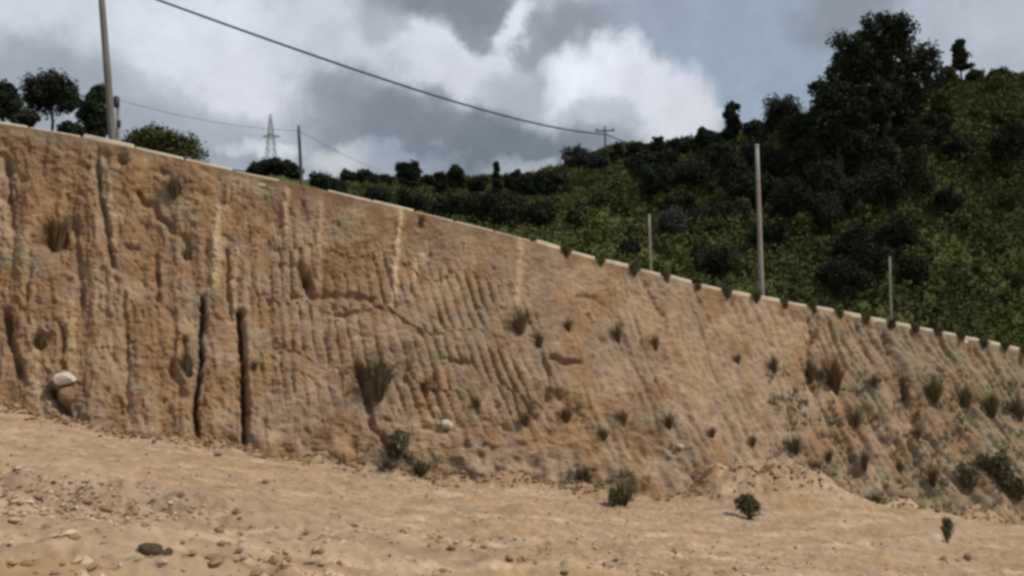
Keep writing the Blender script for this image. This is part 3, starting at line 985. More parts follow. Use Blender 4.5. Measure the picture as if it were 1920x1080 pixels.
# distant wood, seen over the crest
far = [(655, 370, 322, 24, 'round', 'first low tree of the distant wood, right of the dark middle pole'), (690, 375, 320, 26, 'round', 'low rounded tree of the distant wood, second from its left end'),
       (722, 380, 326, 24, 'round', 'small tree of the distant wood left of the domed tree'), (764, 380, 301, 26, 'round', 'domed taller tree of the distant wood, left of the centre'),
       (800, 385, 330, 22, 'round', 'low tree filling the gap right of the domed tree'), (826, 390, 325, 16, 'tall', 'slender tree between the domed and the globe-shaped tree'),
       (857, 390, 309, 23, 'round', 'globe-shaped dark tree of the distant wood'), (895, 390, 328, 24, 'round', 'low tree between the globe-shaped tree and the pointed conifer'),
       (932, 395, 302, 12, 'pine', 'narrow pointed conifer in the middle of the distant wood'), (962, 395, 318, 22, 'round', 'round tree right beside the pointed conifer'),
       (992, 400, 322, 24, 'round', 'second round tree right of the pointed conifer'), (1022, 400, 318, 26, 'round', 'rounded tree where the distant wood meets the hill'),
       (1050, 390, 322, 22, 'round', 'small dark tree at the foot of the pale grey-green tree')]
for px, b_, t_, w_, sh, lab in far:
    T(px, b_ - 25, t_, w_, b_ - 22, sh, lab, group=G_FAR, name='pine_tree' if sh == 'pine' else 'tree', dens=1.4)
near = [(705, 382, 345, 38, 'dark bush behind the crest below the left end of the distant wood'), (770, 398, 348, 42, 'dark bush behind the crest below the domed tree'),
        (830, 412, 352, 40, 'dark bush behind the crest below the slender tree'), (890, 425, 352, 42, 'dark bush behind the crest below the globe-shaped tree'),
        (952, 432, 348, 52, 'blackest big bush behind the crest, under the pointed conifer'), (1012, 430, 362, 34, 'dark bush at the lower edge of the green slope')]
for px, b_, t_, w_, lab in near:
    T(px, b_, t_, w_, b_, 'bush', lab, group='dark bushes behind the crest', name='bush', cat='bush', depth=62, dens=1.3)
T(598, 350, 318, 30, 350, 'bush', 'low dark bush right of the foot of the middle pole', group='dark bushes behind the crest', name='bush', cat='bush', depth=70)
T(632, 362, 330, 30, 362, 'bush', 'low dark bush sinking behind the crest right of the middle pole', group='dark bushes behind the crest', name='bush', cat='bush', depth=66)
T(514, 328, 296, 54, 328, 'mound', 'dark thicket like a low mound under the lattice pylon', name='thicket', cat='thicket', depth=90, dens=1.6)
# left
T(97, 252, 133, 52, 214, 'umbrella', 'flat-topped dark tree with a thin bare trunk, second from the left edge', group=G_LEFT, depth=46, dens=1.5, per=60, seed=3)
T(2, 240, 142, 42, 235, 'round', 'dark tree cut off by the left edge of the picture', group=G_LEFT, depth=44, per=60)
T(180, 268, 163, 36, 256, 'tall', 'blocky dark tree directly left of the big left pole', group=G_LEFT, depth=44, per=60, dens=1.4)
T(40, 240, 204, 30, 240, 'bush', 'dark bush between the two leftmost trees, low on the crest', group=G_LEFT, depth=43, name='bush', cat='bush')
T(135, 256, 226, 24, 256, 'bush', 'small bush at the foot of the flat-topped tree', group=G_LEFT, depth=42, name='bush', cat='bush')
T(300, 306, 232, 74, 306, 'mound', 'olive green domed thicket right of the big left pole', M_TREE_OL, name='thicket', cat='thicket', depth=46, dens=2.6, leaf=.10)

# scrub bushes dotted over the open slope: alike, copied with their parts
GSC = 'scrub bushes dotted over the open green slope'
def scrub_label(kind, x, y):
    look = ('dark olive', 'mid green', 'dull olive', 'yellow-green', 'pale yellow-green')[kind]
    if x < 1420:
        return look + ' low scrub bush on the slope left of the tall right pole'
    if y > 440:
        return look + ' low scrub bush on the lower slope around the thin right post'
    if x > 1700:
        return look + ' low scrub bush on the open slope below the lone pine'
    return look + ' low scrub bush beside the big dark trees on the hill'


rs = random.Random(8)
scr = []
for i in range(56):
    if i < 38:
        x = rs.uniform(1480, 1930); y = rs.uniform(max(150, 330 - (x - 1480) * .45), 440 + (x - 1480) * .38)
    else:
        x = rs.uniform(1030, 1400); y = rs.uniform(345, 455 + (x - 1030) * .2)
    p, d = hill_pt(x, y)
    k = rs.uniform(.55, 1.5)
    if i < 5:
        t = make_tree('scrub_bush', 'bush', p, .75, 0, 1.15, 'bush', (M_TREE_OL, M_UNDER, M_TREE_OL, M_UNDER, M_UNDER)[i], scrub_label(i, x, y), GSC, 400 + i, .10, .30, 40, 1.2)
        scr.append(t)
    else:
        kd = rs.randrange(5)
        src = scr[kd]
        t = src.copy(); C.objects.link(t); t['label'] = scrub_label(kd, x, y)
        t.location = tuple(p)
        for ch in list(src.children):
            c = ch.copy(); C.objects.link(c); c.parent = t
    t.scale = (k * rs.uniform(.8, 1.3), k * rs.uniform(.8, 1.3), k)
    t.rotation_euler = (0, 0, rs.uniform(0, 6.28))

# scrub covering the hillside: nobody could count it
rng = np.random.default_rng(77)
wgt = ((HPX > 640) & (HPX < 2250)) * (1 - .75 * (hv[None, :] < .04)) * np.clip(HPD / 60, .6, 1.8)
flat = wgt.ravel() / wgt.sum()
idx = rng.choice(flat.size, 46000, p=flat)
pts = HB.reshape(-1, 3)[idx] + rng.normal(size=(46000, 3)) * [.35, .35, .05]
nz = fbm(pts[:, 0] / 5, pts[:, 1] / 5, 131, 3)
size = np.clip(.32 + .30 * nz, .12, .9) * rng.uniform(.7, 1.3, len(pts))
pts[:, 2] += size * .45
v, f, tint = leaves(pts, size, 8, .15, rng, up=.5, squash=.8)
tb = np.repeat(np.clip(.48 + .55 * fbm(pts[:, 0] / 9, pts[:, 1] / 9, 137, 4), .02, 1), 32)
tint = np.clip(.35 * tint + .65 * tb, 0, 1)
tag(mesh_obj('undergrowth', v, f, M_UNDER, smooth=False, tint=tint), 'olive green scrub and grass covering the hillside behind the road', 'undergrowth', kind='stuff')


# ------------------------------------------------------------------ tufts and shrubs on the cut face
def tuft_mesh(seed, n, mat, spread=.5, droop=.35, width=.02):
    """a tuft about 1 m high and 1 m wide: n bent blades"""
    rng = np.random.default_rng(seed)
    V_, F_, T_ = [], [], []
    k = 0
    for i in range(n):
        a = rng.uniform(0, 6.28); q = rng.uniform(0, 1) ** .7
        tilt = q * spread
        L = rng.uniform(.55, 1.0)
        b0 = np.array([math.cos(a) * q * .12, math.sin(a) * q * .12, -.06])
        dr = np.array([math.cos(a) * tilt, math.sin(a) * tilt, 1.0]); dr /= np.linalg.norm(dr)
        mid = b0 + dr * L * .6
        tip = mid + (dr + np.array([math.cos(a), math.sin(a), -1.2]) * droop * q) * L * .45
        sd = np.array([-math.sin(a), math.cos(a), 0]) * width * rng.uniform(.7, 1.4)
        V_ += [b0 - sd, b0 + sd, mid + sd, mid - sd, tip + sd * .2, tip - sd * .2]
        F_ += [(k, k + 1, k + 2, k + 3), (k + 3, k + 2, k + 4, k + 5)]
        t = rng.uniform(0, 1)
        T_ += [t * .6] * 2 + [t] * 4
        k += 6
    return np.array(V_), np.array(F_), np.array(T_)


protos = {}


def tuft_data(kind, i):
    key = (kind, i)
    if key not in protos:
        if kind == 'brown':
            g = tuft_mesh(100 + i, 170, None, .55, .30, .012); m = M_TUFT_BR
        elif kind == 'green':
            g = tuft_mesh(200 + i, 190, None, .70, .45, .012); m = M_TUFT_GR
        else:
            r = np.random.default_rng(300 + i)
            B = shape_blobs('bush', .5, 0, 1.0, r)
            g = crown_geo(B, r, .17, 16, .06, .8); m = M_SHRUB
        o = mesh_obj('blades' if kind != 'shrub' else 'foliage', g[0], g[1], m, None, False, g[2])
        me = o.data
        bpy.data.objects.remove(o)
        mb = MB()
        for k in range(4):
            a = k * 1.57 + i
            mb.tube([(0, 0, -.12), (.1 * math.cos(a), .1 * math.sin(a), .3), (.28 * math.cos(a), .28 * math.sin(a), .7)], [.035, .026, .012], 5)
        o = mb.build('stem', M_BARK, None, True)
        sm = o.data
        bpy.data.objects.remove(o)
        protos[key] = (me, sm)
    return protos[key]


def plant(px, py, w, h, kind, label, group, where='slope'):
    """px, py = foot of the plant in the photograph, w x h its size in pixels"""
    if isinstance(where, str):
        p = emb_pt(px, py) if where == 'slope' else ground_pt(px, py)
    else:
        p = where
    d = float(proj(p)[2]) / F
    name = {'brown': 'dry_grass_tuft', 'green': 'green_grass_tuft', 'shrub': 'small_shrub'}[kind]
    cat = 'shrub' if kind == 'shrub' else 'grass tuft'
    i = (int(px) * 31 + int(py)) % 3
    me, sm = tuft_data(kind, i)
    t = empty(name, p, label, cat, group)
    t.rotation_euler = (0, 0, (px * 1.7) % 6.28)
    t.scale = (w * d * 1.0, w * d * 1.0, h * d * 1.05)
    o = bpy.data.objects.new('blades' if kind != 'shrub' else 'foliage', me); C.objects.link(o); o.parent = t
    if kind == 'shrub':
        o = bpy.data.objects.new('stem', sm); C.objects.link(o); o.parent = t
    return t


# shrubs in the joints of the kerb
kx = []
k = 0
GK = 'small dark shrubs planted between the kerb stones'
ordn = ['first', 'second', 'third', 'fourth', 'fifth', 'sixth', 'seventh', 'eighth', 'ninth', 'tenth']
joints = []
for k in range(0, 60):
    s = s0 + k * STONE
    if s > sl[-1]: break
    q = np.array([np.interp(s, sl, fl[:, i]) for i in range(3)])
    x, y, dd = proj(q)
    if x > 1960: break
    joints.append((float(x), float(y), q))
pole_i = min(range(len(joints)), key=lambda i: abs(joints[i][0] - 1418))
for i, (x, y, q) in enumerate(joints):
    r = i - pole_i
    if r == 0:
        lab = 'small dark shrub in the kerb joint at the foot of the tall right pole'
    elif r < 0:
        lab = 'small dark shrub in the kerb, %s to the left of the tall right pole' % ordn[-r - 1]
    elif r <= 10:
        lab = 'small dark shrub in the kerb, %s to the right of the tall right pole' % ordn[r - 1]
    else:
        lab = 'small dark shrub in the kerb, %s inwards from the right picture edge' % ordn[len(joints) - 1 - i]
    rs = random.Random(i)
    q = q + ri[0] * 0 + np.array([.0, -.06, -.22])
    plant(x, y, 20 * rs.uniform(.65, 1.25), 26 * rs.uniform(.7, 1.25), 'shrub', lab, GK, where=q)

GB = 'dry brown tufts on the cut face'
GG = 'green plants on the cut face and at its foot'
B_, S_, GR = 'brown', 'shrub', 'green'
slope_plants = [
    (105, 470, 62, 85, B_, 'large dark brown dry bush hanging high on the left of the cut face', GB),
    (328, 368, 40, 50, GR, 'grey-green tuft near the top of the cut face, right of the big left pole', GG),
    (75, 655, 34, 38, B_, 'brown tuft at left, above the big white stone', GB),
    (350, 488, 18, 30, B_, 'small brown tuft at the lower end of the diagonal crack', GB),
    (575, 545, 20, 34, B_, 'brown tuft on the ledge right of the two deep gullies', GB),
    (790, 424, 20, 30, B_, 'small brown tuft just under the crest, right of the pale ridge', GB),
    (478, 694, 18, 26, B_, 'tiny brown tuft just right of the second deep gully', GB),
    (350, 700, 34, 60, GR, 'grey-green streaky grass beside the first deep gully', GG),
    (708, 745, 76, 112, GR, 'largest olive grass clump in the middle of the cut face', GG),
    (680, 725, 34, 50, B_, 'brown grass clump touching the left of the largest olive clump', GB),
    (800, 745, 26, 48, B_, 'thin brown tuft right of the largest olive clump', GB),
    (895, 765, 24, 26, B_, 'small brown tuft above the lower white stone', GB),
    (748, 862, 62, 58, S_, 'dark leafy shrub at the foot of the cut below the largest olive clump', GG),
    (725, 885, 60, 34, GR, 'low grey-green grass at the left of the dark leafy shrub', GG),
    (790, 890, 50, 40, GR, 'low dull grass at the right of the dark leafy shrub', GG),
    (975, 625, 50, 52, B_, 'brown patch of dry grass at the right end of the tooth marks', GB),
    (1012, 650, 30, 40, B_, 'brown tuft just right of the dry grass patch by the tooth marks', GB),
    (1066, 622, 22, 32, B_, 'small brown tuft left of the upper tuft pair', GB),
    (1160, 642, 26, 46, B_, 'upper brown tuft, left one of the pair high in the middle', GB),
    (1230, 655, 24, 36, B_, 'upper brown tuft, right one of the pair high in the middle', GB),
    (1384, 682, 18, 26, B_, 'small faint tuft below the kerb and the tall right pole', GB),
    (1452, 696, 26, 40, B_, 'brown tuft below and right of the tall right pole', GB),
    (1520, 716, 34, 56, B_, 'brown tuft at the head of the long diagonal rill', GB),
    (1566, 735, 58, 84, B_, 'widest brown dry bush on the upper right of the cut face', GB),
    (1640, 726, 22, 30, B_, 'small tuft between the widest brown bush and the row of dark tufts', GB),
    (1696, 748, 40, 58, GR, 'dark tuft at the left end of the row on the right of the slope', GG),
    (1753, 752, 42, 60, GR, 'second dark tuft from the left in the row on the right of the slope', GG),
    (1811, 762, 36, 54, GR, 'third dark tuft from the left in the row on the right of the slope', GG),
    (1863, 778, 36, 62, GR, 'fourth dark tuft from the left in the row on the right of the slope', GG),
    (1910, 786, 44, 56, GR, 'last dark tuft of the row, at the right picture edge', GG),
    (1170, 797, 26, 38, B_, 'brown tuft low in the middle, left of the lone one on smooth tan earth', GB),
    (1133, 822, 28, 26, B_, 'squat brown tuft low in the middle beside the pitted earth', GB),
    (1255, 804, 28, 40, B_, 'lone dark tuft on the smooth tan earth in the middle', GB),
    (1336, 820, 20, 26, B_, 'small dark tuft on the tan earth, left of its twin', GB),
    (1413, 835, 20, 26, B_, 'small dark tuft on the tan earth, right of its twin', GB),
    (1358, 898, 18, 32, B_, 'thin dark tuft at the top of the small earth fan', GB),
    (1532, 888, 22, 34, B_, 'dark tuft above the earth fan, left of a smaller one', GB),
    (1556, 864, 22, 28, B_, 'small tuft up and right of the tuft above the earth fan', GB),
    (1606, 800, 24, 40, B_, 'brown tuft beside the fine rills on the right', GB),
    (1622, 880, 24, 46, B_, 'brown tuft at the lower end of the fine rills', GB),
    (1686, 890, 26, 34, B_, 'reddish brown tuft low on the right of the slope', GB),
    (1752, 908, 32, 48, B_, 'brown tuft near the foot of the slope, left of the dark green shrubs', GB),
    (1720, 826, 26, 36, B_, 'tuft in the middle of the deep right rill', GB),
    (1818, 918, 42, 62, S_, 'dark green shrub low on the right, left one of two', GG),
    (1880, 916, 70, 78, S_, 'larger dark green shrub low on the right, right one of two', GG),
    (1912, 936, 40, 50, S_, 'dark shrub at the foot of the slope against the right picture edge', GG),
    (1850, 880, 70, 40, GR, 'grey-green grass behind the two dark green shrubs', GG),
    (1098, 905, 40, 44, GR, 'green tuft at the foot of the cut in the middle', GG),
    (1540, 905, 60, 36, GR, 'dull green grass in the hollow above the earth fan', GG),
    (1490, 850, 46, 44, GR, 'faint grey-green grass on the tan earth above the fan', GG),
    (985, 800, 30, 34, B_, 'brown tuft in the pitted earth left of centre bottom', GB),
    (1062, 790, 40, 34, B_, 'dark brown tuft in the pitted earth, right of its neighbour', GB),
    (640, 880, 40, 28, GR, 'low dull grass at the foot of the cut, left of the leafy shrub', GG),
    (1640, 945, 40, 26, GR, 'low grass along the foot of the right slope', GG),
]
for q in slope_plants:
    plant(*q)
for q in [(1166, 946, 66, 58, GR, 'grey-green grass clump on the ground at the foot of the cut, middle', GG),
          (1150, 952, 34, 34, S_, 'dark little shrub inside the grey-green clump at the foot of the cut', GG),
          (1406, 975, 64, 50, S_, 'dark olive shrub alone on the ground in front of the earth fan', GG),
          (1776, 1018, 26, 54, S_, 'narrow upright dark shrub alone on the bare ground at lower right', GG),
          (1468, 1083, 30, 20, GR, 'low grass at the bottom edge of the picture', GG)][:4]:
    plant(*q, where='ground')


# sparse dead grass growing over parts of the cut face: nobody could count it
rng = np.random.default_rng(64)
zone = (EPX > 1440) & (EPX < 1960) & (EPY > 690 + .0 * EPX) & (V > .03) & (V < .8)
zone |= (((EPX - 740) / 90) ** 2 + ((EPY - 870) / 32) ** 2 < 1) | (((EPX - 1120) / 110) ** 2 + ((EPY - 905) / 28) ** 2 < 1) | (((EPX - 690) / 60) ** 2 + ((EPY - 720) / 40) ** 2 < .8)
gw = zone * sstep(.0, .6, fbm(EPX / 45, EPY / 30, 66, 3) + .25) * PD ** 2
gi_ = rng.choice(gw.size, 1500, p=(gw / gw.sum()).ravel())
gp = EV.reshape(-1, 3)[gi_]
tv, tf, tt_ = tuft_mesh(900, 14, None, .8, .5, .022)
gs_ = rng.uniform(.14, .34, len(gp)); ga_ = rng.uniform(0, 6.28, len(gp))
gx_ = (tv[None, :, 0] * np.cos(ga_)[:, None] - tv[None, :, 1] * np.sin(ga_)[:, None]) * gs_[:, None]
gy2 = (tv[None, :, 0] * np.sin(ga_)[:, None] + tv[None, :, 1] * np.cos(ga_)[:, None]) * gs_[:, None]
gV = (np.stack([gx_, gy2, tv[None, :, 2] * gs_[:, None]], -1) + gp[:, None, :]).reshape(-1, 3)
gF = (tf[None] + (np.arange(len(gp)) * len(tv))[:, None, None]).reshape(-1, 4)
M_DEAD = leaf_material('dead_grass', (.15, .13, .08), (.30, .275, .19))
tag(mesh_obj('sparse_grass', gV, gF, M_DEAD, smooth=False, tint=np.tile(tt_, len(gp))), 'sparse grey-green dead grass growing over the lower right of the cut face', 'grass', kind='stuff')

# ------------------------------------------------------------------ stones
def stone_geo(seed, n=9):
    """a lumpy angular stone of about unit size"""
    rng = np.random.default_rng(seed)
    me = bpy.data.meshes.new('tmp')
    import bmesh
    bm = bmesh.new()
    bmesh.ops.create_icosphere(bm, subdivisions=2, radius=.5)
    for v in bm.verts:
        c = np.array(v.co)
        k = 1 + .28 * math.sin(3.1 * c[0] * 2 + seed) * math.cos(2.3 * c[1] * 2 - seed) + rng.uniform(-.06, .06)
        v.co = Vector(c * k)
    for i in range(n):
        nrm = Vector(rng.normal(size=3)).normalized()
        for v in bm.verts:
            dd = v.co.dot(nrm) - .36
            if dd > 0:
                v.co -= nrm * dd * .9
    bm.to_mesh(me); bm.free()
    return me


def stone(name, p, size, mat, label, cat='stone', group=None, seed=1, rot=0):
    me = stone_geo(seed)
    me.name = name
    me.materials.append(mat)
    o = bpy.data.objects.new(name, me)
    C.objects.link(o)
    o.location = tuple(p); o.scale = size; o.rotation_euler = (.1 * seed % .5, .2, rot)
    return tag(o, label, cat, group)


stone('white_stone', emb_pt(121, 712, -.10), (.62, .5, .42), M_STONE_W, 'big white stone stuck low in the left of the cut face', seed=3)
stone('brown_stone', emb_pt(124, 742, -.02), (.55, .45, .62), M_STONE_B, 'brown stone under the big white stone, over a dark crack', seed=4)
stone('white_stone', emb_pt(836, 797, -.08), (.36, .3, .36), M_STONE_W, 'small white stone low in the middle of the cut face', seed=5)
stone('white_stone', emb_pt(1274, 838, -.05), (.26, .22, .18), M_STONE_W, 'tiny pale stone on the smooth tan earth right of the middle', seed=6)
g = ground_pt(284, 1040)
stone('dark_clod', g + [0, 0, .02], (.19, .14, .085), M_STONE_D, 'dark brown lump of earth lying on the ground at lower left', 'clod', seed=8, rot=.4)
stone('dark_clod', ground_pt(315, 1040) + [0, 0, .0], (.07, .08, .04), M_STONE_D, 'smaller dark lump just right of the dark brown lump of earth', 'clod', seed=9)
GS = 'loose stones on the bare ground'
loose = [(200, 958, 30, 'dark stone at the right of the stony patch at lower left'), (130, 958, 24, 'stone in the middle of the stony patch at lower left'),
         (72, 935, 24, 'stone at the upper left of the stony patch'), (165, 948, 22, 'small stone between two others in the stony patch'),
         (338, 933, 20, 'single stone right of the stony patch'), (445, 960, 20, 'small stone on the ground left of the middle'), (412, 1000, 24, 'flat stone on the ground near the bottom, left of the middle'),
         (140, 1012, 26, 'flat stone below the stony patch near the bottom edge'), (955, 1055, 24, 'stone at the bottom edge in the middle'), (845, 1035, 22, 'pale stone at the bottom, left of the middle'),
         (1770, 1050, 20, 'small brown stone below the narrow upright shrub'), (1815, 1048, 22, 'small brown stone right of the one below the upright shrub'),
         (600, 1040, 20, 'pale pebble stone at the bottom between the dark lump and the middle'), (50, 1060, 24, 'flat stone in the lower left corner'), (500, 905, 18, 'stone near the foot of the second deep gully'),
         (410, 855, 22, 'lump of earth at the foot of the first deep gully'), (1262, 925, 30, 'rounded lump of earth at the foot of the cut, right of the grey-green clump')]
for i, (x, y, w, lab) in enumerate(loose):
    p = ground_pt(x, y); s = float(proj(p)[2]) / F * w
    stone('loose_stone', p + [0, 0, s * .12], (s, s * .8, s * .55), M_STONE_B, lab, 'stone', GS, seed=20 + i, rot=i)
# crumbled earth lying along the foot of the cut: nobody could count it
rng = np.random.default_rng(55)
cu = rng.uniform(-200, 2300, 5200)
ct = smooth_line(TP, cu)
off = np.abs(rng.normal(size=len(cu))) * (.55 + .4 * noise2(cu / 90, cu * 0, 44)) - .15
cp = ct[:, :2] - AC[None, :2] * off[:, None] + rng.normal(size=(len(cu), 2)) * .1
DEB = (cp, .02 + .085 * rng.random(len(cu)) ** 3.5)
# gravel: nobody could count it
rng = np.random.default_rng(91)
ico_v = np.array([(0, 0, 1), (.9, 0, .2), (.28, .86, .2), (-.73, .53, .2), (-.73, -.53, .2), (.28, -.86, .2), (.1, .1, -.8)], float)
ico_f = np.array([(0, 1, 2), (0, 2, 3), (0, 3, 4), (0, 4, 5), (0, 5, 1), (6, 2, 1), (6, 3, 2), (6, 4, 3), (6, 5, 4), (6, 1, 5)])
ng = 26000
ry_ = 4.2 * (26 / 4.2) ** rng.random(ng)
tx_ = rng.uniform(-.66, .66, ng)
tx_[:3600] = np.clip(rng.normal(-.47, .07, 3600), -.66, 0); ry_[:3600] = rng.normal(10.6, 1.5, 3600).clip(5, 18)
px_, py_ = ry_ * np.sin(tx_), ry_ * np.cos(tx_)
dens_ = fbm(px_ / 2.2, py_ / 1.2, 151, 3)
keep = (dens_ > rng.uniform(-.6, .7, ng)) | (np.arange(ng) < 3600)
px_, py_ = px_[keep], py_[keep]
n = len(px_)
sz = .010 + .040 * rng.random(n) ** 3.4
sz[: 1500] *= .95
rot = rng.uniform(0, 6.28, n)
vv_ = ico_v[None] * sz[:, None, None] * rng.uniform(.6, 1.3, (n, 1, 3)) + rng.normal(size=(n, 7, 3)) * sz[:, None, None] * .12
cx, sx_ = np.cos(rot)[:, None], np.sin(rot)[:, None]
vx = vv_[..., 0] * cx - vv_[..., 1] * sx_; vy = vv_[..., 0] * sx_ + vv_[..., 1] * cx
vz = vv_[..., 2] * .7
V_ = np.stack([vx + px_[:, None], vy + py_[:, None], vz + (ground_z(px_, py_) + sz * .25)[:, None]], -1).reshape(-1, 3)
F_ = (ico_f[None] + (np.arange(n) * 7)[:, None, None]).reshape(-1, 3)
cb = np.array([(.42, .31, .21), (.30, .20, .12), (.52, .42, .31), (.22, .15, .10)])[rng.choice(4, n, p=[.4, .25, .2, .15])]
cb = np.concatenate([cb, np.ones((n, 1))], 1)
def rubble(name, xy, sz, label, cols):
    n = len(xy)
    g_ = np.random.default_rng(n)
    a_ = g_.uniform(0, 6.28, n)
    w = ico_v[None] * sz[:, None, None] * g_.uniform(.6, 1.3, (n, 1, 3)) + g_.normal(size=(n, 7, 3)) * sz[:, None, None] * .15
    x = w[..., 0] * np.cos(a_)[:, None] - w[..., 1] * np.sin(a_)[:, None] + xy[:, :1]
    y = w[..., 0] * np.sin(a_)[:, None] + w[..., 1] * np.cos(a_)[:, None] + xy[:, 1:2]
    z = w[..., 2] * .8 + (ground_z(xy[:, 0], xy[:, 1]) + sz * .3)[:, None]
    c = np.array(cols)[g_.integers(0, len(cols), n)]
    c = np.concatenate([c, np.ones((n, 1))], 1)
    o = mesh_obj(name, np.stack([x, y, z], -1).reshape(-1, 3), (ico_f[None] + (np.arange(n) * 7)[:, None, None]).reshape(-1, 3), M_SLOPE, smooth=False, tint=np.repeat(c, 7, 0))
    return tag(o, label, name, kind='stuff')


rubble('crumbled_earth', DEB[0], DEB[1], 'crumbled brown earth and clods lying along the foot of the cut', [(.26, .165, .09), (.22, .145, .085), (.31, .22, .135), (.17, .11, .065)])
tag(mesh_obj('gravel', V_, F_, M_GROUND, smooth=False, tint=np.repeat(cb, 7, 0)), 'loose gravel and crumbs of earth scattered over the bare ground', 'gravel', kind='stuff')

# ------------------------------------------------------------------ poles, pylon, wires


def pole(name, foot, top, r0, r1, mat, label, cat, group=None):
    foot, top = np.array(foot), np.array(top)
    t = empty(name, foot, label, cat, group)
    v = top - foot
    mb = MB()
    mb.tube([v * q for q in (-.06, 0, .25, .5, .75, 1)], [r0, r0, r0 + (r1 - r0) * .25, r0 + (r1 - r0) * .5, r0 + (r1 - r0) * .75, r1], 12)
    mb.build('shaft', mat, t, True)
    return t, v


GP = 'utility poles along the road'
# big left pole
foot = P(212, 268, 26.9); foot = foot + np.array([0, 0, -.1])
tp = P(187, -48, 26.9)
t, v = pole('utility_pole', foot, tp, .115, .09, M_CONC, 'big grey pole at upper left running out of the top of the picture', 'utility pole', GP)
mb = MB(); mb.box(v * .93, (1.5, .09, .10)); mb.build('crossarm', M_POLE_DK, t)
for x in (-.65, .65):
    mb = MB(); mb.tube([v * .93 + [x, 0, .05], v * .93 + [x, 0, .13], v * .93 + [x, 0, .2]], [.03, .05, .03], 8); mb.build('insulator', M_DARKMETAL, t, True)
# pale slender pole with transformer just right of it
foot2 = P(222, 276, 34); top2 = P(221, 184, 34)
t, v = pole('slim_pole', foot2, top2, .085, .06, M_POST, 'pale slim pole with a dark box on top just right of the big left pole', 'utility pole', GP)
mb = MB(); mb.tube([v + [0, -.12, .05], v + [0, -.12, .0], v + [0, -.12, -.36], v + [0, -.12, -.40]], [.05, .115, .115, .06], 10); mb.build('transformer', M_DARKMETAL, t, True)
mb = MB(); mb.box(v * .47 + [.06, -.06, 0], (.10, .12, .24)); mb.build('meter_box', M_DARKMETAL, t)
wire_a = foot2 + v + np.array([0, 0, -.05])
# middle pole
f3 = P(566, 352, 40); t3 = P(560, 240, 40)
t, v = pole('utility_pole', f3, t3, .085, .065, M_POLE_DK, 'dark slender pole standing behind the crest in the left half', 'utility pole', GP)
mb = MB(); mb.tube([v, v + [0, 0, .06], v + [0, 0, .14]], [.05, .05, .03], 8); mb.build('insulator', M_DARKMETAL, t, True)
wire_b = f3 + v + np.array([0, 0, -.12])
# tall right pole
f4 = P(1429, 568, 36.5); t4 = P(1419, 273, 36.5)
t, v = pole('utility_pole', f4, t4, .105, .075, M_POST, 'tall pale grey pole on the right standing behind the kerb against the dark hill', 'utility pole', GP)
mb = MB(); mb.tube([v + [0, 0, -.02], v + [0, 0, .03], v + [0, 0, .05]], [.10, .10, .05], 10); mb.build('pole_cap', M_POST, t, True)
GQ = 'thin posts behind the kerb'
t, v = pole('thin_post', P(1220, 512, 37), P(1217, 404, 37), .055, .045, M_POST, 'thin pale post behind the kerb in the middle, left of the tall right pole', 'post', GQ)
mb = MB(); mb.tube([v, v + [0, 0, .03], v + [0, 0, .05]], [.066, .066, .03], 8); mb.build('post_cap', M_STEEL, t, True)
t, v = pole('thin_post', P(1671, 605, 42), P(1668, 484, 42), .055, .045, M_POST, 'thin pale post behind the kerb on the right, below the dark grove', 'post', GQ)
mb = MB(); mb.tube([v, v + [0, 0, .03], v + [0, 0, .05]], [.066, .066, .03], 8); mb.build('post_cap', M_STEEL, t, True)
# far pole with crossarm on the hill skyline
p5, d5 = hill_pt(1137, 300)
f5 = P(1136, 312, d5); t5 = P(1134, 236, d5)
t, v = pole('utility_pole', f5, t5, .14, .10, M_POLE_DK, 'far small pole with a crossarm on the hill skyline where the thick cable ends', 'utility pole', GP)
mb = MB(); mb.box(v * .88, (2.4, .14, .16)); mb.build('crossarm', M_POLE_DK, t)
for x in (-1.05, 0, 1.05):
    mb = MB(); mb.tube([v * .88 + [x, 0, .08], v * .88 + [x, 0, .25], v * .88 + [x, 0, .4]], [.05, .09, .05], 6); mb.build('insulator', M_DARKMETAL, t, True)
wire_end = f5 + v * .80

# lattice pylon, far off
dP = 330.0
fp, tp = P(509, 330, dP), P(507, 214, dP)
py_t = empty('lattice_pylon', fp, 'far pale lattice pylon with one crossarm rising above the dark thicket', 'pylon')
H = tp[2] - fp[2]
axis = tp - fp


def leg_pt(q, sx, sy):
    w = (2.0 * (1 - q / .64) + 1.3 * q / .64) if q < .64 else .8 * (1 - (q - .64) / .36) + .22
    return axis * q + np.array([sx * w, sy * w, 0])


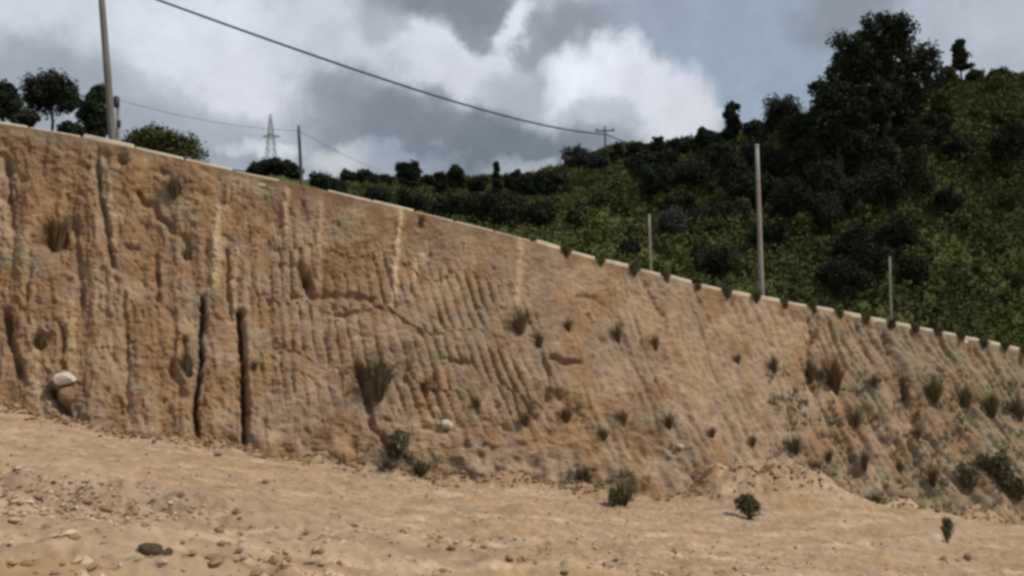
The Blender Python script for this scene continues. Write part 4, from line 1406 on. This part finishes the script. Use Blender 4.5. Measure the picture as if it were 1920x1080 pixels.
for sx in (-1, 1):
    for sy in (-1, 1):
        mb = MB(); mb.tube([leg_pt(q, sx, sy) for q in (0, .3, .64, 1)], [.15, .14, .13, .11], 5); mb.build('leg', M_STEEL, py_t)
mb = MB()
qs = [0, .16, .30, .42, .53, .64, .74, .83, .92]
for a, b in zip(qs[:-1], qs[1:]):
    for (s1, s2) in (((-1, -1), (1, -1)), ((1, -1), (1, 1)), ((1, 1), (-1, 1)), ((-1, 1), (-1, -1))):
        mb.tube([leg_pt(a, *s1), leg_pt(b, *s2)], [.07, .07], 4)
        mb.tube([leg_pt(a, *s2), leg_pt(b, *s1)], [.07, .07], 4)
        mb.tube([leg_pt(b, *s1), leg_pt(b, *s2)], [.06, .06], 4)
mb.build('lattice_bracing', M_STEEL, py_t)
mb = MB()
for sy in (-.5, .5):
    mb.tube([axis * .64 + [-3.0, 0, 0], axis * .64 + [0, sy, .7], axis * .64 + [3.6, 0, 0]], [.14, .2, .14], 4)
mb.tube([axis * .64 + [-3.0, 0, 0], axis * .62, axis * .64 + [3.6, 0, 0]], [.14, .2, .14], 4)
mb.build('crossarm', M_STEEL, py_t)


def cable(name, a, b, sag, r, label, group=None, r2=None, n=60):
    a, b = np.array(a), np.array(b)
    tt = np.linspace(0, 1, n) ** 1.6
    pts = a + (b - a) * tt[:, None]
    pts[:, 2] -= 4 * sag * tt * (1 - tt)
    mb = MB(); mb.tube(pts - a, np.linspace(r, r2 or r, n), 6)
    o = mb.build(name, M_WIRE, None, True)
    o.location = tuple(a)
    return tag(o, label, 'cable', group)


cable('power_cable', P(188, -40, 26.9), wire_end, 1.0, .030, 'thick dark cable crossing the sky from the upper left to the far pole', r2=.10)
p6 = P(1320, 300, d5 + 10)
cable('power_cable', wire_end, p6, .6, .07, 'short far cable running from the far pole down into the skyline trees')
cable('power_cable', wire_a, wire_b, .25, .009, 'thin faint cable from the slim pale pole to the dark middle pole')
cable('power_cable', wire_b, P(800, 345, 95), .5, .011, 'thin faint cable running down right from the dark middle pole')
